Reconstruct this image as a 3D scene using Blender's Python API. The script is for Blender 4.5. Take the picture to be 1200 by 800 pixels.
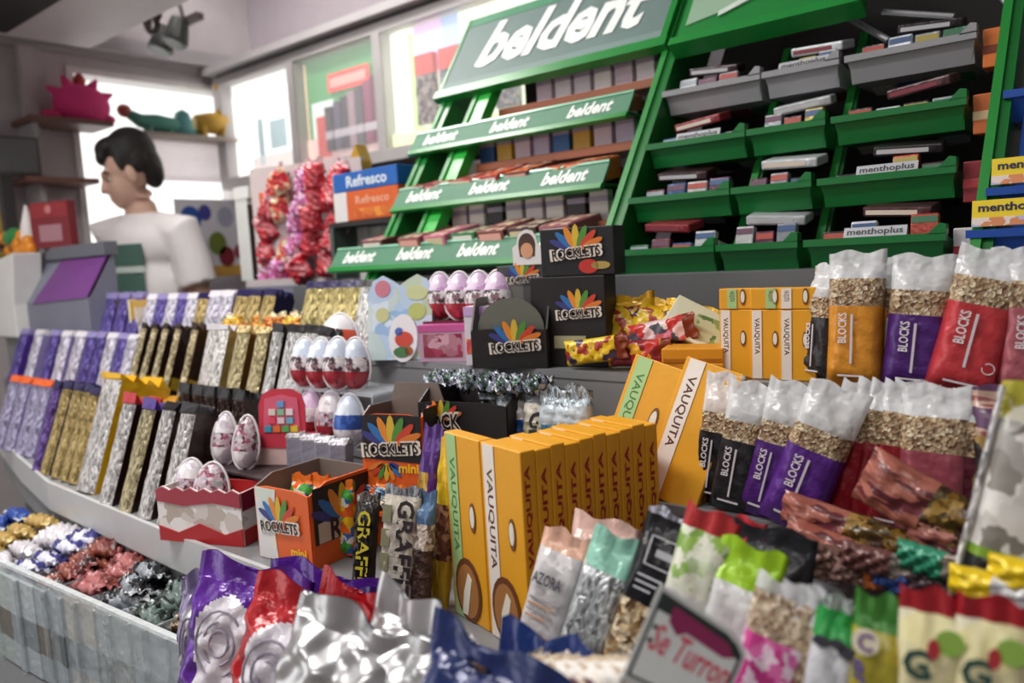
import bpy, bmesh, math, random
from mathutils import Vector, Matrix, Euler
for o in list(bpy.data.objects): bpy.data.objects.remove(o)
SC = bpy.context.scene
COL = SC.collection
rnd = random.Random(7)
rad = math.radians

# ------------------------------------------------------------------ camera
FPX, YAW, PIT, ROLL = 934.0, rad(40), rad(6.1), math.atan(.055)
CAM = Vector((0, 0, 1.2))
FW = Vector((-math.sin(YAW)*math.cos(PIT), math.cos(YAW)*math.cos(PIT), -math.sin(PIT)))
R0 = Vector((math.cos(YAW), math.sin(YAW), 0)); U0 = R0.cross(FW)
RT = math.cos(ROLL)*R0 - math.sin(ROLL)*U0
UP = math.sin(ROLL)*R0 + math.cos(ROLL)*U0
cd = bpy.data.cameras.new('camera'); cam = bpy.data.objects.new('camera', cd); COL.objects.link(cam)
cd.sensor_width = 36; cd.lens = 36*FPX/1200; cd.clip_start = .05; cd.clip_end = 60
cam.matrix_world = Matrix(((RT.x, UP.x, -FW.x, CAM.x), (RT.y, UP.y, -FW.y, CAM.y), (RT.z, UP.z, -FW.z, CAM.z), (0, 0, 0, 1)))
cd.dof.use_dof = True; cd.dof.focus_distance = 1.08; cd.dof.aperture_fstop = 3.2
SC.camera = cam
# ------------------------------------------------------------------ world, lights, exposure
w = bpy.data.worlds.new('world'); SC.world = w; w.use_nodes = True
bg = w.node_tree.nodes['Background']; bg.inputs[0].default_value = (1, .985, .97, 1); bg.inputs[1].default_value = 1.25
def area(name, loc, sx, sy, power, rot=(0, 0, 0), col=(1, .97, .93)):
    l = bpy.data.lights.new(name, 'AREA'); l.shape = 'RECTANGLE'; l.size = sx; l.size_y = sy; l.energy = power; l.color = col
    o = bpy.data.objects.new(name, l); COL.objects.link(o); o.location = loc; o.rotation_euler = rot; return o
area('ceiling_light_shop', (-1.6, .0, 2.78), 1.5, .3, 30)
area('ceiling_light_till', (-2.6, 1.2, 2.78), 1.0, .4, 34)
area('ceiling_light_entrance', (.0, -1.4, 2.78), 1.5, .4, 14)
SC.view_settings.view_transform = 'Standard'; SC.view_settings.look = 'None'
SC.view_settings.exposure = .62; SC.view_settings.gamma = 1; SC.view_settings.use_curve_mapping = False

# ------------------------------------------------------------------ measuring helpers
def ray(px, py): return FW + RT*((px-600)/FPX) - UP*((py-400)/FPX)
def at(px, py, X=None, Y=None, Z=None):
    d = ray(px, py)
    t = (X-CAM.x)/d.x if X is not None else (Y-CAM.y)/d.y if Y is not None else (Z-CAM.z)/d.z
    return CAM + d*t
def Xat(px, Y, z):
    k = (px-600)/FPX; dz = z-CAM.z
    return (k*(Y*FW.y+dz*FW.z) - (Y*RT.y+dz*RT.z))/(RT.x-k*FW.x)

# ------------------------------------------------------------------ materials
MATS = {}
def lin(c):
    if isinstance(c, str):
        c = [int(c[i:i+2], 16)/255 for i in (0, 2, 4)]
    return tuple(((v+.055)/1.055)**2.4 if v > .04045 else v/12.92 for v in c)
def _base(name):
    m = bpy.data.materials.new(name); m.use_nodes = True
    return m, m.node_tree.nodes, m.node_tree.links, m.node_tree.nodes['Principled BSDF']
def _obj(n, l, scale):
    t = n.new('ShaderNodeTexCoord'); mp = n.new('ShaderNodeMapping'); mp.inputs['Scale'].default_value = scale if isinstance(scale, tuple) else (scale,)*3
    l.new(t.outputs['Object'], mp.inputs[0]); return mp.outputs[0]
def mat(c, rough=.45, metal=0., bump=0., bscale=60., var=.06, emit=0., name=None):
    key = ('m', str(c), rough, metal, bump, bscale, emit)
    if key in MATS: return MATS[key]
    m, n, l, b = _base(name or 'paint_'+str(c)); C = lin(c)
    b.inputs['Roughness'].default_value = rough; b.inputs['Metallic'].default_value = metal
    v = _obj(n, l, 14.); tx = n.new('ShaderNodeTexNoise'); tx.inputs['Scale'].default_value = 1.; tx.inputs['Detail'].default_value = 4
    l.new(v, tx.inputs['Vector'])
    mx = n.new('ShaderNodeMix'); mx.data_type = 'RGBA'
    mx.inputs[6].default_value = (*[x*(1-var*2) for x in C], 1); mx.inputs[7].default_value = (*[min(1, x*(1+var)) for x in C], 1)
    l.new(tx.outputs['Fac'], mx.inputs[0]); l.new(mx.outputs[2], b.inputs['Base Color'])
    if emit:
        l.new(mx.outputs[2], b.inputs['Emission Color']); b.inputs['Emission Strength'].default_value = emit
    if bump:
        t2 = n.new('ShaderNodeTexNoise'); t2.inputs['Scale'].default_value = bscale; t2.inputs['Detail'].default_value = 3
        tc = n.new('ShaderNodeTexCoord'); l.new(tc.outputs['Object'], t2.inputs['Vector'])
        bp = n.new('ShaderNodeBump'); bp.inputs['Strength'].default_value = bump; bp.inputs['Distance'].default_value = .01
        l.new(t2.outputs['Fac'], bp.inputs['Height']); l.new(bp.outputs[0], b.inputs['Normal'])
    MATS[key] = m; return m
def foil(c, rough=.28):
    """crinkled metal foil: bright sparkle and dark creases painted into the colour, plus bumps"""
    key = ('f', c, rough)
    if key in MATS: return MATS[key]
    m, n, l, b = _base('foil_'+c); C = lin(c); b.inputs['Roughness'].default_value = rough; b.inputs['Metallic'].default_value = .55
    v = _obj(n, l, (130., 130., 52.)); t = n.new('ShaderNodeTexNoise'); t.inputs['Scale'].default_value = 1.3; t.inputs['Detail'].default_value = 5; t.inputs['Distortion'].default_value = 1.2; l.new(v, t.inputs['Vector'])
    rp = n.new('ShaderNodeValToRGB'); el = rp.color_ramp.elements; el[0].position = .38; el[0].color = (*[x*.26 for x in C], 1); el[1].position = .64; el[1].color = (*[min(1, x*1.2+.16) for x in C], 1)  # dark and bright speckles paint the glints of crinkled foil into the colour
    e = el.new(.52); e.color = (*C, 1)
    l.new(t.outputs['Fac'], rp.inputs[0]); l.new(rp.outputs[0], b.inputs['Base Color'])
    bp = n.new('ShaderNodeBump'); bp.inputs['Strength'].default_value = .7; bp.inputs['Distance'].default_value = .006; l.new(t.outputs['Fac'], bp.inputs['Height']); l.new(bp.outputs[0], b.inputs['Normal'])
    MATS[key] = m; return m
def wrap(c, rough=.3): return mat(c, rough, .1, .35, 45., name='wrapper_'+str(c))
def card(c): return mat(c, .5, 0, .05, 90., name='card_'+str(c))
def film(tint='ffffff', dens=.35):
    key = ('film', tint, dens)
    if key in MATS: return MATS[key]
    m, n, l, b = _base('clear_film'); b.inputs['Base Color'].default_value = (*lin(tint), 1); b.inputs['Roughness'].default_value = .18
    t2 = n.new('ShaderNodeTexNoise'); t2.inputs['Scale'].default_value = 40; tc = n.new('ShaderNodeTexCoord'); l.new(tc.outputs['Object'], t2.inputs['Vector'])
    bp = n.new('ShaderNodeBump'); bp.inputs['Strength'].default_value = .7; bp.inputs['Distance'].default_value = .01
    l.new(t2.outputs['Fac'], bp.inputs['Height']); l.new(bp.outputs[0], b.inputs['Normal'])
    tr = n.new('ShaderNodeBsdfTransparent'); ms = n.new('ShaderNodeMixShader'); ms.inputs[0].default_value = dens
    l.new(tr.outputs[0], ms.inputs[1]); l.new(b.outputs[0], ms.inputs[2]); l.new(ms.outputs[0], n['Material Output'].inputs[0])
    MATS[key] = m; return m
def speck(cols, scale=120., rough=.4, bump=.6, soft=False, metal=0., stretch=(1, 1, 1), name='print'):
    """cells of several colours: cereal clusters, busy printed packaging"""
    key = ('s', tuple(cols), scale, rough, bump, soft, metal, stretch)
    if key in MATS: return MATS[key]
    m, n, l, b = _base(name+'_'+cols[0]); b.inputs['Roughness'].default_value = rough; b.inputs['Metallic'].default_value = metal
    v = _obj(n, l, tuple(scale*s for s in stretch)); vo = n.new('ShaderNodeTexVoronoi'); vo.inputs['Scale'].default_value = 1.
    nz = n.new('ShaderNodeTexNoise'); nz.inputs['Scale'].default_value = .9
    l.new(v, nz.inputs['Vector']); va = n.new('ShaderNodeMix'); va.data_type = 'VECTOR'; va.inputs[0].default_value = .35
    l.new(v, va.inputs[4]); 
    sc = n.new('ShaderNodeVectorMath'); sc.operation = 'MULTIPLY_ADD'; sc.inputs[1].default_value = (1.6,)*3
    l.new(nz.outputs['Color'], sc.inputs[0]); l.new(v, sc.inputs[2]); l.new(sc.outputs[0], vo.inputs['Vector'])
    rp = n.new('ShaderNodeValToRGB'); el = rp.color_ramp.elements; rp.color_ramp.interpolation = 'LINEAR' if soft else 'CONSTANT'
    sep = n.new('ShaderNodeSeparateColor'); l.new(vo.outputs['Color'], sep.inputs[0]); l.new(sep.outputs[0], rp.inputs[0])
    k = len(cols)
    el[0].position = 0; el[0].color = (*lin(cols[0]), 1); el[1].position = 1/k if not soft else 1; el[1].color = (*lin(cols[1]), 1)
    for i in range(2, k):
        e = el.new(i/k); e.color = (*lin(cols[i]), 1)
    l.new(rp.outputs[0], b.inputs['Base Color'])
    if bump:
        bp = n.new('ShaderNodeBump'); bp.inputs['Strength'].default_value = bump; bp.inputs['Distance'].default_value = .004
        l.new(vo.outputs['Distance'], bp.inputs['Height']); l.new(bp.outputs[0], b.inputs['Normal'])
    MATS[key] = m; return m
def cloth(c):
    m, n, l, b = _base('thin_cloth'); d = n.new('ShaderNodeBsdfDiffuse'); t = n.new('ShaderNodeBsdfTranslucent'); a = n.new('ShaderNodeAddShader')
    tx = n.new('ShaderNodeTexNoise'); tx.inputs['Scale'].default_value = 9.; rp = n.new('ShaderNodeValToRGB'); rp.color_ramp.elements[0].color = (*[v*.5 for v in lin(c)], 1); rp.color_ramp.elements[1].color = (*[v*.62 for v in lin(c)], 1)
    l.new(tx.outputs['Fac'], rp.inputs[0]); l.new(rp.outputs[0], d.inputs[0]); l.new(rp.outputs[0], t.inputs[0]); l.new(d.outputs[0], a.inputs[0]); l.new(t.outputs[0], a.inputs[1]); l.new(a.outputs[0], n['Material Output'].inputs[0]); return m
GRANOLA = lambda: speck(['b39a78', '937352', 'd6c6a8', '7a5a40', 'c6b08e', 'a68c6a'], 230., .35, .8, name='granola')
SEEDS = lambda: speck(['c9b08c', '8d6c46', 'e4d6bb', '5a3d28', 'a98a62'], 150., .35, .9, name='seeds')

# ------------------------------------------------------------------ mesh builder
class MB:
    def __init__(s): s.v = []; s.f = []; s.m = []
    def face(s, pts, m=0):
        i = len(s.v); s.v += [tuple(p) for p in pts]; s.f.append(tuple(range(i, i+len(pts)))); s.m.append(m); return s
    def box(s, x0, x1, y0, y1, z0, z1, m=0, tf=None):
        i = len(s.v); P = [(x, y, z) for z in (z0, z1) for y in (y0, y1) for x in (x0, x1)]
        if tf: P = [tuple(tf @ Vector(p)) for p in P]
        s.v += P
        for q in ((0, 2, 3, 1), (4, 5, 7, 6), (0, 1, 5, 4), (2, 6, 7, 3), (0, 4, 6, 2), (1, 3, 7, 5)):
            s.f.append(tuple(i+k for k in q)); s.m.append(m)
        return s
    def hexa(s, P, m=0):   # 8 points: bottom 4 ccw, top 4 ccw
        i = len(s.v); s.v += [tuple(p) for p in P]
        for q in ((3, 2, 1, 0), (4, 5, 6, 7), (0, 1, 5, 4), (1, 2, 6, 5), (2, 3, 7, 6), (3, 0, 4, 7)):
            s.f.append(tuple(i+k for k in q)); s.m.append(m)
        return s
    def prism(s, poly, a, b, axis='y', m=0):
        def P(u, v, w): return {'y': (u, w, v), 'x': (w, u, v), 'z': (u, v, w)}[axis]
        i = len(s.v); n = len(poly)
        s.v += [P(u, v, a) for u, v in poly] + [P(u, v, b) for u, v in poly]
        s.f.append(tuple(i+k for k in range(n))); s.m.append(m)
        s.f.append(tuple(i+n+k for k in reversed(range(n)))); s.m.append(m)
        for k in range(n):
            k2 = (k+1) % n; s.f.append((i+k, i+n+k, i+n+k2, i+k2)); s.m.append(m)
        return s
    def ell(s, c, r, nu=14, nv=9, m=0, tf=None, fn=None):
        i = len(s.v)
        for a in range(nv+1):
            t = math.pi*a/nv
            for b in range(nu):
                p = 2*math.pi*b/nu
                d = Vector((math.sin(t)*math.cos(p), math.sin(t)*math.sin(p), math.cos(t)))
                q = Vector((d.x*r[0], d.y*r[1], d.z*r[2]))
                if fn: q = fn(q)
                if tf: q = tf @ q
                s.v.append(tuple(q+Vector(c)))
        for a in range(nv):
            for b in range(nu):
                b2 = (b+1) % nu
                s.f.append((i+a*nu+b, i+(a+1)*nu+b, i+(a+1)*nu+b2, i+a*nu+b2)); s.m.append(m if not callable(m) else m(a/nv, b/nu))
        return s
    def tube(s, pts, rs, n=10, m=0, cap=True):
        pts = [Vector(p) for p in pts]
        if not isinstance(rs, (list, tuple)): rs = [rs]*len(pts)
        i = len(s.v)
        for k, p in enumerate(pts):
            d = (pts[min(k+1, len(pts)-1)]-pts[max(k-1, 0)]).normalized()
            ax = Vector((0, 0, 1)) if abs(d.z) < .9 else Vector((1, 0, 0))
            u = d.cross(ax).normalized(); v = d.cross(u)
            for j in range(n):
                a = 2*math.pi*j/n; s.v.append(tuple(p+(u*math.cos(a)+v*math.sin(a))*rs[k]))
        for k in range(len(pts)-1):
            for j in range(n):
                j2 = (j+1) % n; s.f.append((i+k*n+j, i+k*n+j2, i+(k+1)*n+j2, i+(k+1)*n+j)); s.m.append(m)
        if cap:
            s.f.append(tuple(i+j for j in reversed(range(n)))); s.m.append(m)
            s.f.append(tuple(i+(len(pts)-1)*n+j for j in range(n))); s.m.append(m)
        return s
    def mesh(s, name, mats, smooth=False):
        me = bpy.data.meshes.new(name); me.from_pydata(s.v, [], s.f)
        for m in (mats if isinstance(mats, (list, tuple)) else [mats]): me.materials.append(m)
        me.polygons.foreach_set('material_index', s.m)
        if smooth: me.polygons.foreach_set('use_smooth', [True]*len(s.f))
        bm = bmesh.new(); bm.from_mesh(me); bmesh.ops.remove_doubles(bm, verts=bm.verts, dist=1e-5)
        bmesh.ops.recalc_face_normals(bm, faces=bm.faces); bm.to_mesh(me); bm.free(); me.update(); return me
    def build(s, name, mats, parent=None, smooth=False): return link(name, s.mesh(name, mats, smooth), parent)
def link(name, me, parent=None):
    o = bpy.data.objects.new(name, me); COL.objects.link(o); o.parent = parent; return o
def tag(o, label, cat, group=None):
    o['label'] = label; o['category'] = cat
    if group: o['group'] = group
    return o
def thing(name, label, cat, group=None, loc=(0, 0, 0), rot=(0, 0, 0)):
    o = bpy.data.objects.new(name, None); COL.objects.link(o); o.empty_display_size = .03
    o.location = loc; o.rotation_euler = rot; return tag(o, label, cat, group)
def struct(name, mb, m, parent=None, smooth=False):
    o = mb.build(name, m, parent, smooth)
    if parent is None: o['kind'] = 'structure'
    return o
CACHE = {}
def cached(key, fn):
    if key not in CACHE: CACHE[key] = fn()
    return CACHE[key]
def bevel(me_obj, width=.002, seg=2):
    md = me_obj.modifiers.new('bevel', 'BEVEL'); md.width = width; md.segments = seg; md.limit_method = 'ANGLE'
    return me_obj
ORD = ['first', 'second', 'third', 'fourth', 'fifth', 'sixth', 'seventh', 'eighth', 'ninth', 'tenth', 'eleventh', 'twelfth', 'thirteenth', 'fourteenth', 'fifteenth', 'sixteenth', 'seventeenth', 'eighteenth', 'nineteenth', 'twentieth']

# ------------------------------------------------------------------ lettering
def text_mesh(s, shear=0., bold=0.):
    def mk():
        c = bpy.data.curves.new('lettering', 'FONT'); c.body = s; c.shear = shear; c.offset = bold; c.align_x = 'CENTER'; c.align_y = 'CENTER'
        c.resolution_u = 2; c.extrude = .012
        o = bpy.data.objects.new('tmp', c); COL.objects.link(o)
        bpy.context.view_layer.update()
        me = bpy.data.meshes.new_from_object(o.evaluated_get(bpy.context.evaluated_depsgraph_get()))
        bpy.data.objects.remove(o); bpy.data.curves.remove(c)
        xs = [v.co.x for v in me.vertices]; ys = [v.co.y for v in me.vertices]
        cx, cy, wx, wy = (min(xs)+max(xs))/2, (min(ys)+max(ys))/2, max(xs)-min(xs), max(ys)-min(ys)
        for v in me.vertices: v.co.x = (v.co.x-cx)/wx; v.co.y = (v.co.y-cy)/wy; v.co.z *= .1
        return me
    return cached(('t', s, shear, bold), mk)
FACE = {'front': Matrix(((1, 0, 0), (0, 0, -1), (0, 1, 0))), 'right': Matrix(((0, 0, 1), (1, 0, 0), (0, 1, 0))), 'top': Matrix.Identity(3)}
def text(s, parent, m, length, height, pos, face='front', turn=0., shear=0., bold=.0, name='lettering'):
    """lettering of given length and height lying on one face of its parent"""
    base = text_mesh(s, shear, bold)
    me = cached(('tm', s, shear, bold, m.name), lambda: base.copy())
    if not me.materials or me.materials[0] != m: me.materials.clear(); me.materials.append(m)
    o = link(name, me, parent)
    o.matrix_local = Matrix.Translation(Vector(pos)) @ FACE[face].to_4x4() @ Matrix.Rotation(turn, 4, 'Z') @ Matrix.Diagonal((length, height, .02, 1))
    return o
def disc(r, cx=0, cz=0, sx=1, sz=1, n=18, a0=0, a1=2*math.pi):
    return [(cx+r*sx*math.cos(a0+(a1-a0)*k/n), cz+r*sz*math.sin(a0+(a1-a0)*k/n)) for k in range(n)]
def decal(parent, poly, m, y, name='print_patch', face='front', pos=(0, 0, 0)):
    """thin printed patch, poly in (x,z), proud of the face by a fraction of a millimetre"""
    mb = MB().prism(poly, y-.0006, y+.0004, 'y'); o = mb.build(name, m, parent)
    if face == 'right': o.rotation_euler = (0, 0, rad(90))
    o.location = pos; return o
BURST = ['3a3a80', '2b6fb0', 'e08a2a', 'd8b43a', '4f8d3a', 'c8422c', 'd87a2a']
def burst(parent, w, pos, face='front'):
    """fan of coloured sweets over the name on the sweets boxes"""
    def mk():
        mb = MB()
        for k in range(7):
            a = rad(155-130*k/6); c = Vector((math.cos(a)*.36, math.sin(a)*.30))
            pts = []
            for j in range(10):
                t = 2*math.pi*j/10; p = Vector((.26*math.cos(t), .075*math.sin(t)))
                pts.append((c.x+p.x*math.cos(a)-p.y*math.sin(a), c.y+p.x*math.sin(a)+p.y*math.cos(a)))
            mb.prism(pts, -.004-.002*k, .004, 'y', k)
        return mb.mesh('burst', [card(c) for c in BURST])
    o = link('burst_print', cached('burst', mk), parent); o.scale = (w, w*.3, w*.9)
    o.location = pos
    if face == 'right': o.rotation_euler = (0, 0, rad(90))
    return o
def rocklets(parent, w, pos, face='front', s='ROCKLETS', ex=.16):
    """white-edged dark name with the fan of sweets above it"""
    n = Vector((0, -1, 0)) if face == 'front' else Vector((1, 0, 0)); p = Vector(pos)
    burst(parent, w*.95, p+n*.0006+Vector((0, 0, .06*w)), face)
    h = w*ex*1.35*8/max(4, len(s))
    text(s, parent, card('e9dfd2'), w*1.06, h*1.08, p+n*.0018+Vector((0, 0, h*.06)), face, rad(4), bold=.085, name='name_outline')
    text(s, parent, card('201518'), w*.96, h*.85, p+n*.0024+Vector((0, 0, h*.06)), face, rad(4), bold=.02)

# ------------------------------------------------------------------ package builders (base at origin, front towards -y)
def tablet(name, label, group, wd, dp, h, spine, side, top, cat='chocolate bar', band=None):
    """flow-wrapped chocolate tablet standing on end with its narrow foil edge to the front"""
    t = thing(name, label, cat, group)
    def body():
        b = MB(); s = wd/2
        b.hexa([(-s, .004, 0), (s, .004, 0), (s*.96, dp, 0), (-s*.96, dp, 0), (-s, .004, h), (s, .004, h), (s*.96, dp, h), (-s*.96, dp, h)]); return b.mesh('wrapper', side)
    link('wrapper', cached(('tb', wd, dp, h, side.name), body), t)
    def sp():
        b = MB(); N = 9; r = random.Random(int(wd*1e5)+int(h*1e4)); g = []
        for k in range(N+1):
            z = h*(.012+.976*k/N); row = []
            for u, yy in ((-1, .004), (-.62, -.0025), (-.1, -.005), (.4, -.0045), (.75, -.002), (1, .004)):
                row.append((u*wd/2, yy+r.uniform(-.0014, .0014)*(abs(u) < 1), z))
            g.append(row)
        for k in range(N):
            for j in range(5): b.face([g[k][j], g[k][j+1], g[k+1][j+1], g[k+1][j]])
        return b.mesh('foil_edge', spine, True)
    link('foil_edge', cached(('ts', wd, h, spine.name), sp), t)
    def tp():
        b = MB(); s = wd/2; r = random.Random(int(wd*9e4)); n = 4
        for k in range(n):
            y0, y1 = dp*k/n, dp*(k+1)/n; q = r.uniform(.014, .024); ym = y0+r.uniform(-.006, .006); dx = r.uniform(-.004, .004)
            b.hexa([(-s, y0, h), (s, y0, h), (s, y1, h), (-s, y1, h), (-s*1.02+dx, ym, h+q), (s*1.02+dx, ym+.002, h+q*r.uniform(.7, 1)), (s*1.02+dx, ym+.004, h+q*.8), (-s*1.02+dx, ym+.003, h+q)])
        return b.mesh('end_fold', top)
    link('end_fold', cached(('tt', wd, dp, h, top.name), tp), t)
    if band:
        link('label_band', cached(('tl', wd, dp, h, band.name), lambda: MB().box(-wd/2-.0006, wd/2+.0006, dp*.12, dp*.55, h*.28, h*.42).mesh('label_band', band)), t)
    return t
def pouch_mesh(w, h, d, v0, v1, mats, seed=0, wr=.0015, fin=.1, flat=False, matfn=None, nx=10, dens=34, key=None, botfin=.05, bow=0.):
    def mk():
        r = random.Random(seed); nz = max(3, int((v1-v0)*dens)); b = MB()
        ph = [r.uniform(0, 6.28) for _ in range(6)]
        def thick(u, v):
            e = 1.
            if v > 1-fin: e = .04
            elif v > 1-fin-.16: x = (1-fin-v)/.16; e = .04+.96*math.sin(x*math.pi/2)
            if v < botfin+.10: x = max(0., v-botfin*.3)/(botfin*.7+.10); e = min(e, .06+.94*math.sin(min(1, x)*math.pi/2))
            return d/2*e*(max(0., 1-abs(u)**(5 if not flat else 3)))**.5
        def pt(u, v, sg):
            x = u*w/2*(1-.05*math.sin(math.pi*v)); y = sg*thick(u, v)
            n = wr*(math.sin(u*7+v*23+ph[0])+math.sin(u*13-v*31+ph[1])*.7+math.sin(v*57+u*3+ph[2])*.5)
            if v > 1-fin: n = wr*1.4*math.sin(u*9+ph[3]+v*9)
            z = v*h + (wr*2.2*math.sin(u*5+ph[4]) if v > .98 else 0)
            return (x, y+n*(1 if abs(u) < .99 else .3)+bow*math.sin(math.pi*v), z)
        for sg in (-1, 1):
            for k in range(nz):
                for j in range(nx):
                    u0, u1 = -1+2*j/nx, -1+2*(j+1)/nx; a, c = v0+(v1-v0)*k/nz, v0+(v1-v0)*(k+1)/nz
                    b.face([pt(u0, a, sg), pt(u1, a, sg), pt(u1, c, sg), pt(u0, c, sg)], matfn((u0+u1)/2, (a+c)/2, sg) if matfn else 0)
        return b.mesh('pouch', mats, True)
    return cached(('p', w, h, d, v0, v1, seed, fin, wr, flat, tuple(m.name for m in (mats if isinstance(mats, list) else [mats])), key, bow, botfin), mk)
def pouch(name, label, group, w, h, d, bands, cat, seed=0, fin=.1, wr=.0012, flat=False, bow=0.):
    """flow-wrap pouch; bands = (part name, from, to, material)"""
    t = thing(name, label, cat, group)
    for nm, a, b_, m in bands:
        link(nm, pouch_mesh(w, h, d, a, b_, m, seed, wr, fin, flat, bow=bow), t)
    return t
def carton(name, label, group, w, d, h, m, cat='box', wall=None):
    t = thing(name, label, cat, group)
    o = link('carton', cached(('ct', w, d, h, m.name), lambda: MB().box(-w/2, w/2, 0, d, 0, h).mesh('carton', m)), t); bevel(o, .0015)
    return t
def put(t, px, Y, z, lean=0, side=0, rz=0):
    t.location = (Xat(px, Y, z), Y, z); t.rotation_euler = (-rad(lean), rad(side), rad(rz)); return t
def put_top(t, px, py, Y, h, lean=0, side=0, rz=0):
    """place by where the top of the package is: the base follows from height and lean"""
    e = Euler((-rad(lean), rad(side), rad(rz))); t.rotation_euler = e; t.location = at(px, py, Y=Y) - e.to_matrix() @ Vector((0, 0, h)); return t

# ================================================================== the room
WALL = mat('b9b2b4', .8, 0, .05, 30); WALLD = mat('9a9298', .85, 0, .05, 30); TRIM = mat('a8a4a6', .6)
struct('floor', MB().box(-3.45, 2, -3.2, 2.28, -.05, 0), mat('8d8a86', .5))
struct('ceiling', MB().box(-3.45, 2, -3.2, 2.28, 2.9, 2.95), mat('b5b0b3', .9))
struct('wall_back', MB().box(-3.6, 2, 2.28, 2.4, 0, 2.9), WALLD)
wl = MB()
wl.box(-3.6, -3.45, -.6, 2.28, 0, 1.2).box(-3.6, -3.45, -.6, 2.28, 2.055, 2.9).box(-3.6, -3.45, -.6, 1.42, 1.2, 2.055).box(-3.6, -3.45, 2.15, 2.28, 1.2, 2.055)
struct('wall_left', wl, WALL)
struct('wall_front', MB().box(-3.45, 2.1, -3.3, -3.2, 0, 2.9), WALL); struct('wall_right', MB().box(2, 2.1, -3.2, 2.4, 0, 2.9), WALL)
struct('trim_1', MB().box(-3.45, -3.38, -.6, 2.28, 2.125, 2.185).box(-3.45, -3.42, -.6, 2.28, 2.10, 2.125), TRIM)
struct('trim_2', MB().box(-3.45, -3.40, 1.24, 1.29, 0, 2.1).box(-3.45, -3.43, 1.29, 1.33, 0, 2.1), WALL)
wn = MB()
wn.box(-3.56, -3.44, 1.42, 1.445, 1.2, 2.055).box(-3.56, -3.44, 2.125, 2.15, 1.2, 2.055).box(-3.56, -3.44, 1.445, 2.125, 2.03, 2.055).box(-3.56, -3.44, 1.445, 2.125, 1.2, 1.225)
win = struct('window_1', wn, mat('d9d5d2', .5))
MB().box(-3.52, -3.514, 1.445, 2.125, 1.225, 2.03).build('pane', film('ffffff', .12), win)
blind = tag(MB().box(-3.435, -3.425, 1.62, 2.12, 1.63, 1.79).box(-3.44, -3.42, 1.62, 2.12, 1.612, 1.632).build('roller_blind', cloth('f3eff0')), 'white rectangular panel under the toy shelf in the window', 'panel')
sh = tag(MB().box(-3.445, -3.30, 1.60, 2.2, 1.786, 1.80).build('toy_shelf', mat('9c8f84', .5)), 'narrow ledge across the bright window carrying the plastic toys', 'shelf')
sb = thing('wall_shelf', 'brown wooden wall shelf under the pink plush toy', 'shelf')
MB().box(-3.45, -3.25, 1.20, 1.50, 1.795, 1.815).build('board', mat('6e4a40', .5), sb); MB().box(-3.45, -3.30, 1.22, 1.24, 1.72, 1.795).build('bracket', TRIM, sb)
sb2 = thing('wall_shelf', 'lower brown wooden wall shelf behind the cashier', 'shelf')
MB().box(-3.45, -3.25, 1.16, 1.42, 1.57, 1.59).build('board', mat('7a5348', .5), sb2); MB().box(-3.45, -3.30, 1.22, 1.24, 1.5, 1.57).build('bracket', TRIM, sb2)
# white boxed soffit, top left
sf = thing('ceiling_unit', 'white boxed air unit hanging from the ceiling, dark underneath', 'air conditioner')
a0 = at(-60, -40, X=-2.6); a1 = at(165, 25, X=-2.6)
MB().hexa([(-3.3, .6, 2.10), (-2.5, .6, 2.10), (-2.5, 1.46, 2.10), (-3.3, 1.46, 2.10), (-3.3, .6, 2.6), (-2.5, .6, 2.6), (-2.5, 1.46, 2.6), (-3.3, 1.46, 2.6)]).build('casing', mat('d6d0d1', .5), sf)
MB().box(-3.25, -2.56, .62, 1.15, 2.092, 2.102).build('dark_underside', mat('2b2527', .7), sf)  # plain dark sheet over part of the casing's underside
MB().box(-2.9, -2.8, .9, 1.0, 2.6, 2.9).build('hanger', TRIM, sf)
# dark spotlights on the back wall corner
sp = thing('spotlight_cluster', 'dark pair of hanging spotlights in front of the grey upper wall', 'spotlight')
p = at(212, 30, Y=1.75)
MB().tube([p+Vector((0, 0, .9)), p+Vector((0, 0, .1)), p+Vector((.02, 0, .03))], .008).build('stem', mat('3a3436', .5), sp)
for dx, dz, c in ((-.07, -.02, '2e3430'), (.05, -.015, '343a36')):
    h = MB().tube([p+Vector((dx, -.03, dz+.02)), p+Vector((dx, -.06, dz-.07))], [.035, .05], 14).build('lamp_head', mat(c, .4), sp)
    MB().tube([p+Vector((dx, -.058, dz-.068)), p+Vector((dx, -.063, dz-.078))], [.047, .04], 14).build('lens', mat('5b6058', .2), h)
MB().box(p.x-.1, p.x+.16, p.y-.02, p.y+.01, p.z-.01, p.z+.015).build('bar', mat('54484a', .5), sp)
sp2 = thing('hanging_fixture', 'small dark round fixture hung beside the white boxed unit', 'fixture')
p = at(178, 16, Y=1.6); ring = MB()
ring.tube([p+Vector((.055*math.cos(a), 0, .07*math.sin(a))) for a in [k*math.pi/9 for k in range(19)]], .012, 8, cap=False).build('guard', mat('3b3234', .5), sp2)
for k in range(4):
    a = k*math.pi/2+.4; MB().prism([(.0, .0), (.045*math.cos(a), .055*math.sin(a)), (.045*math.cos(a+.7), .055*math.sin(a+.7))], p.y-.004, p.y+.004).build('blade', mat('4b4044', .4), sp2).location = (p.x, 0, p.z)
MB().tube([p+Vector((0, .02, .05)), p+Vector((0, .02, 1.2))], .008).build('stem', mat('3a3436', .5), sp2)

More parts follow.
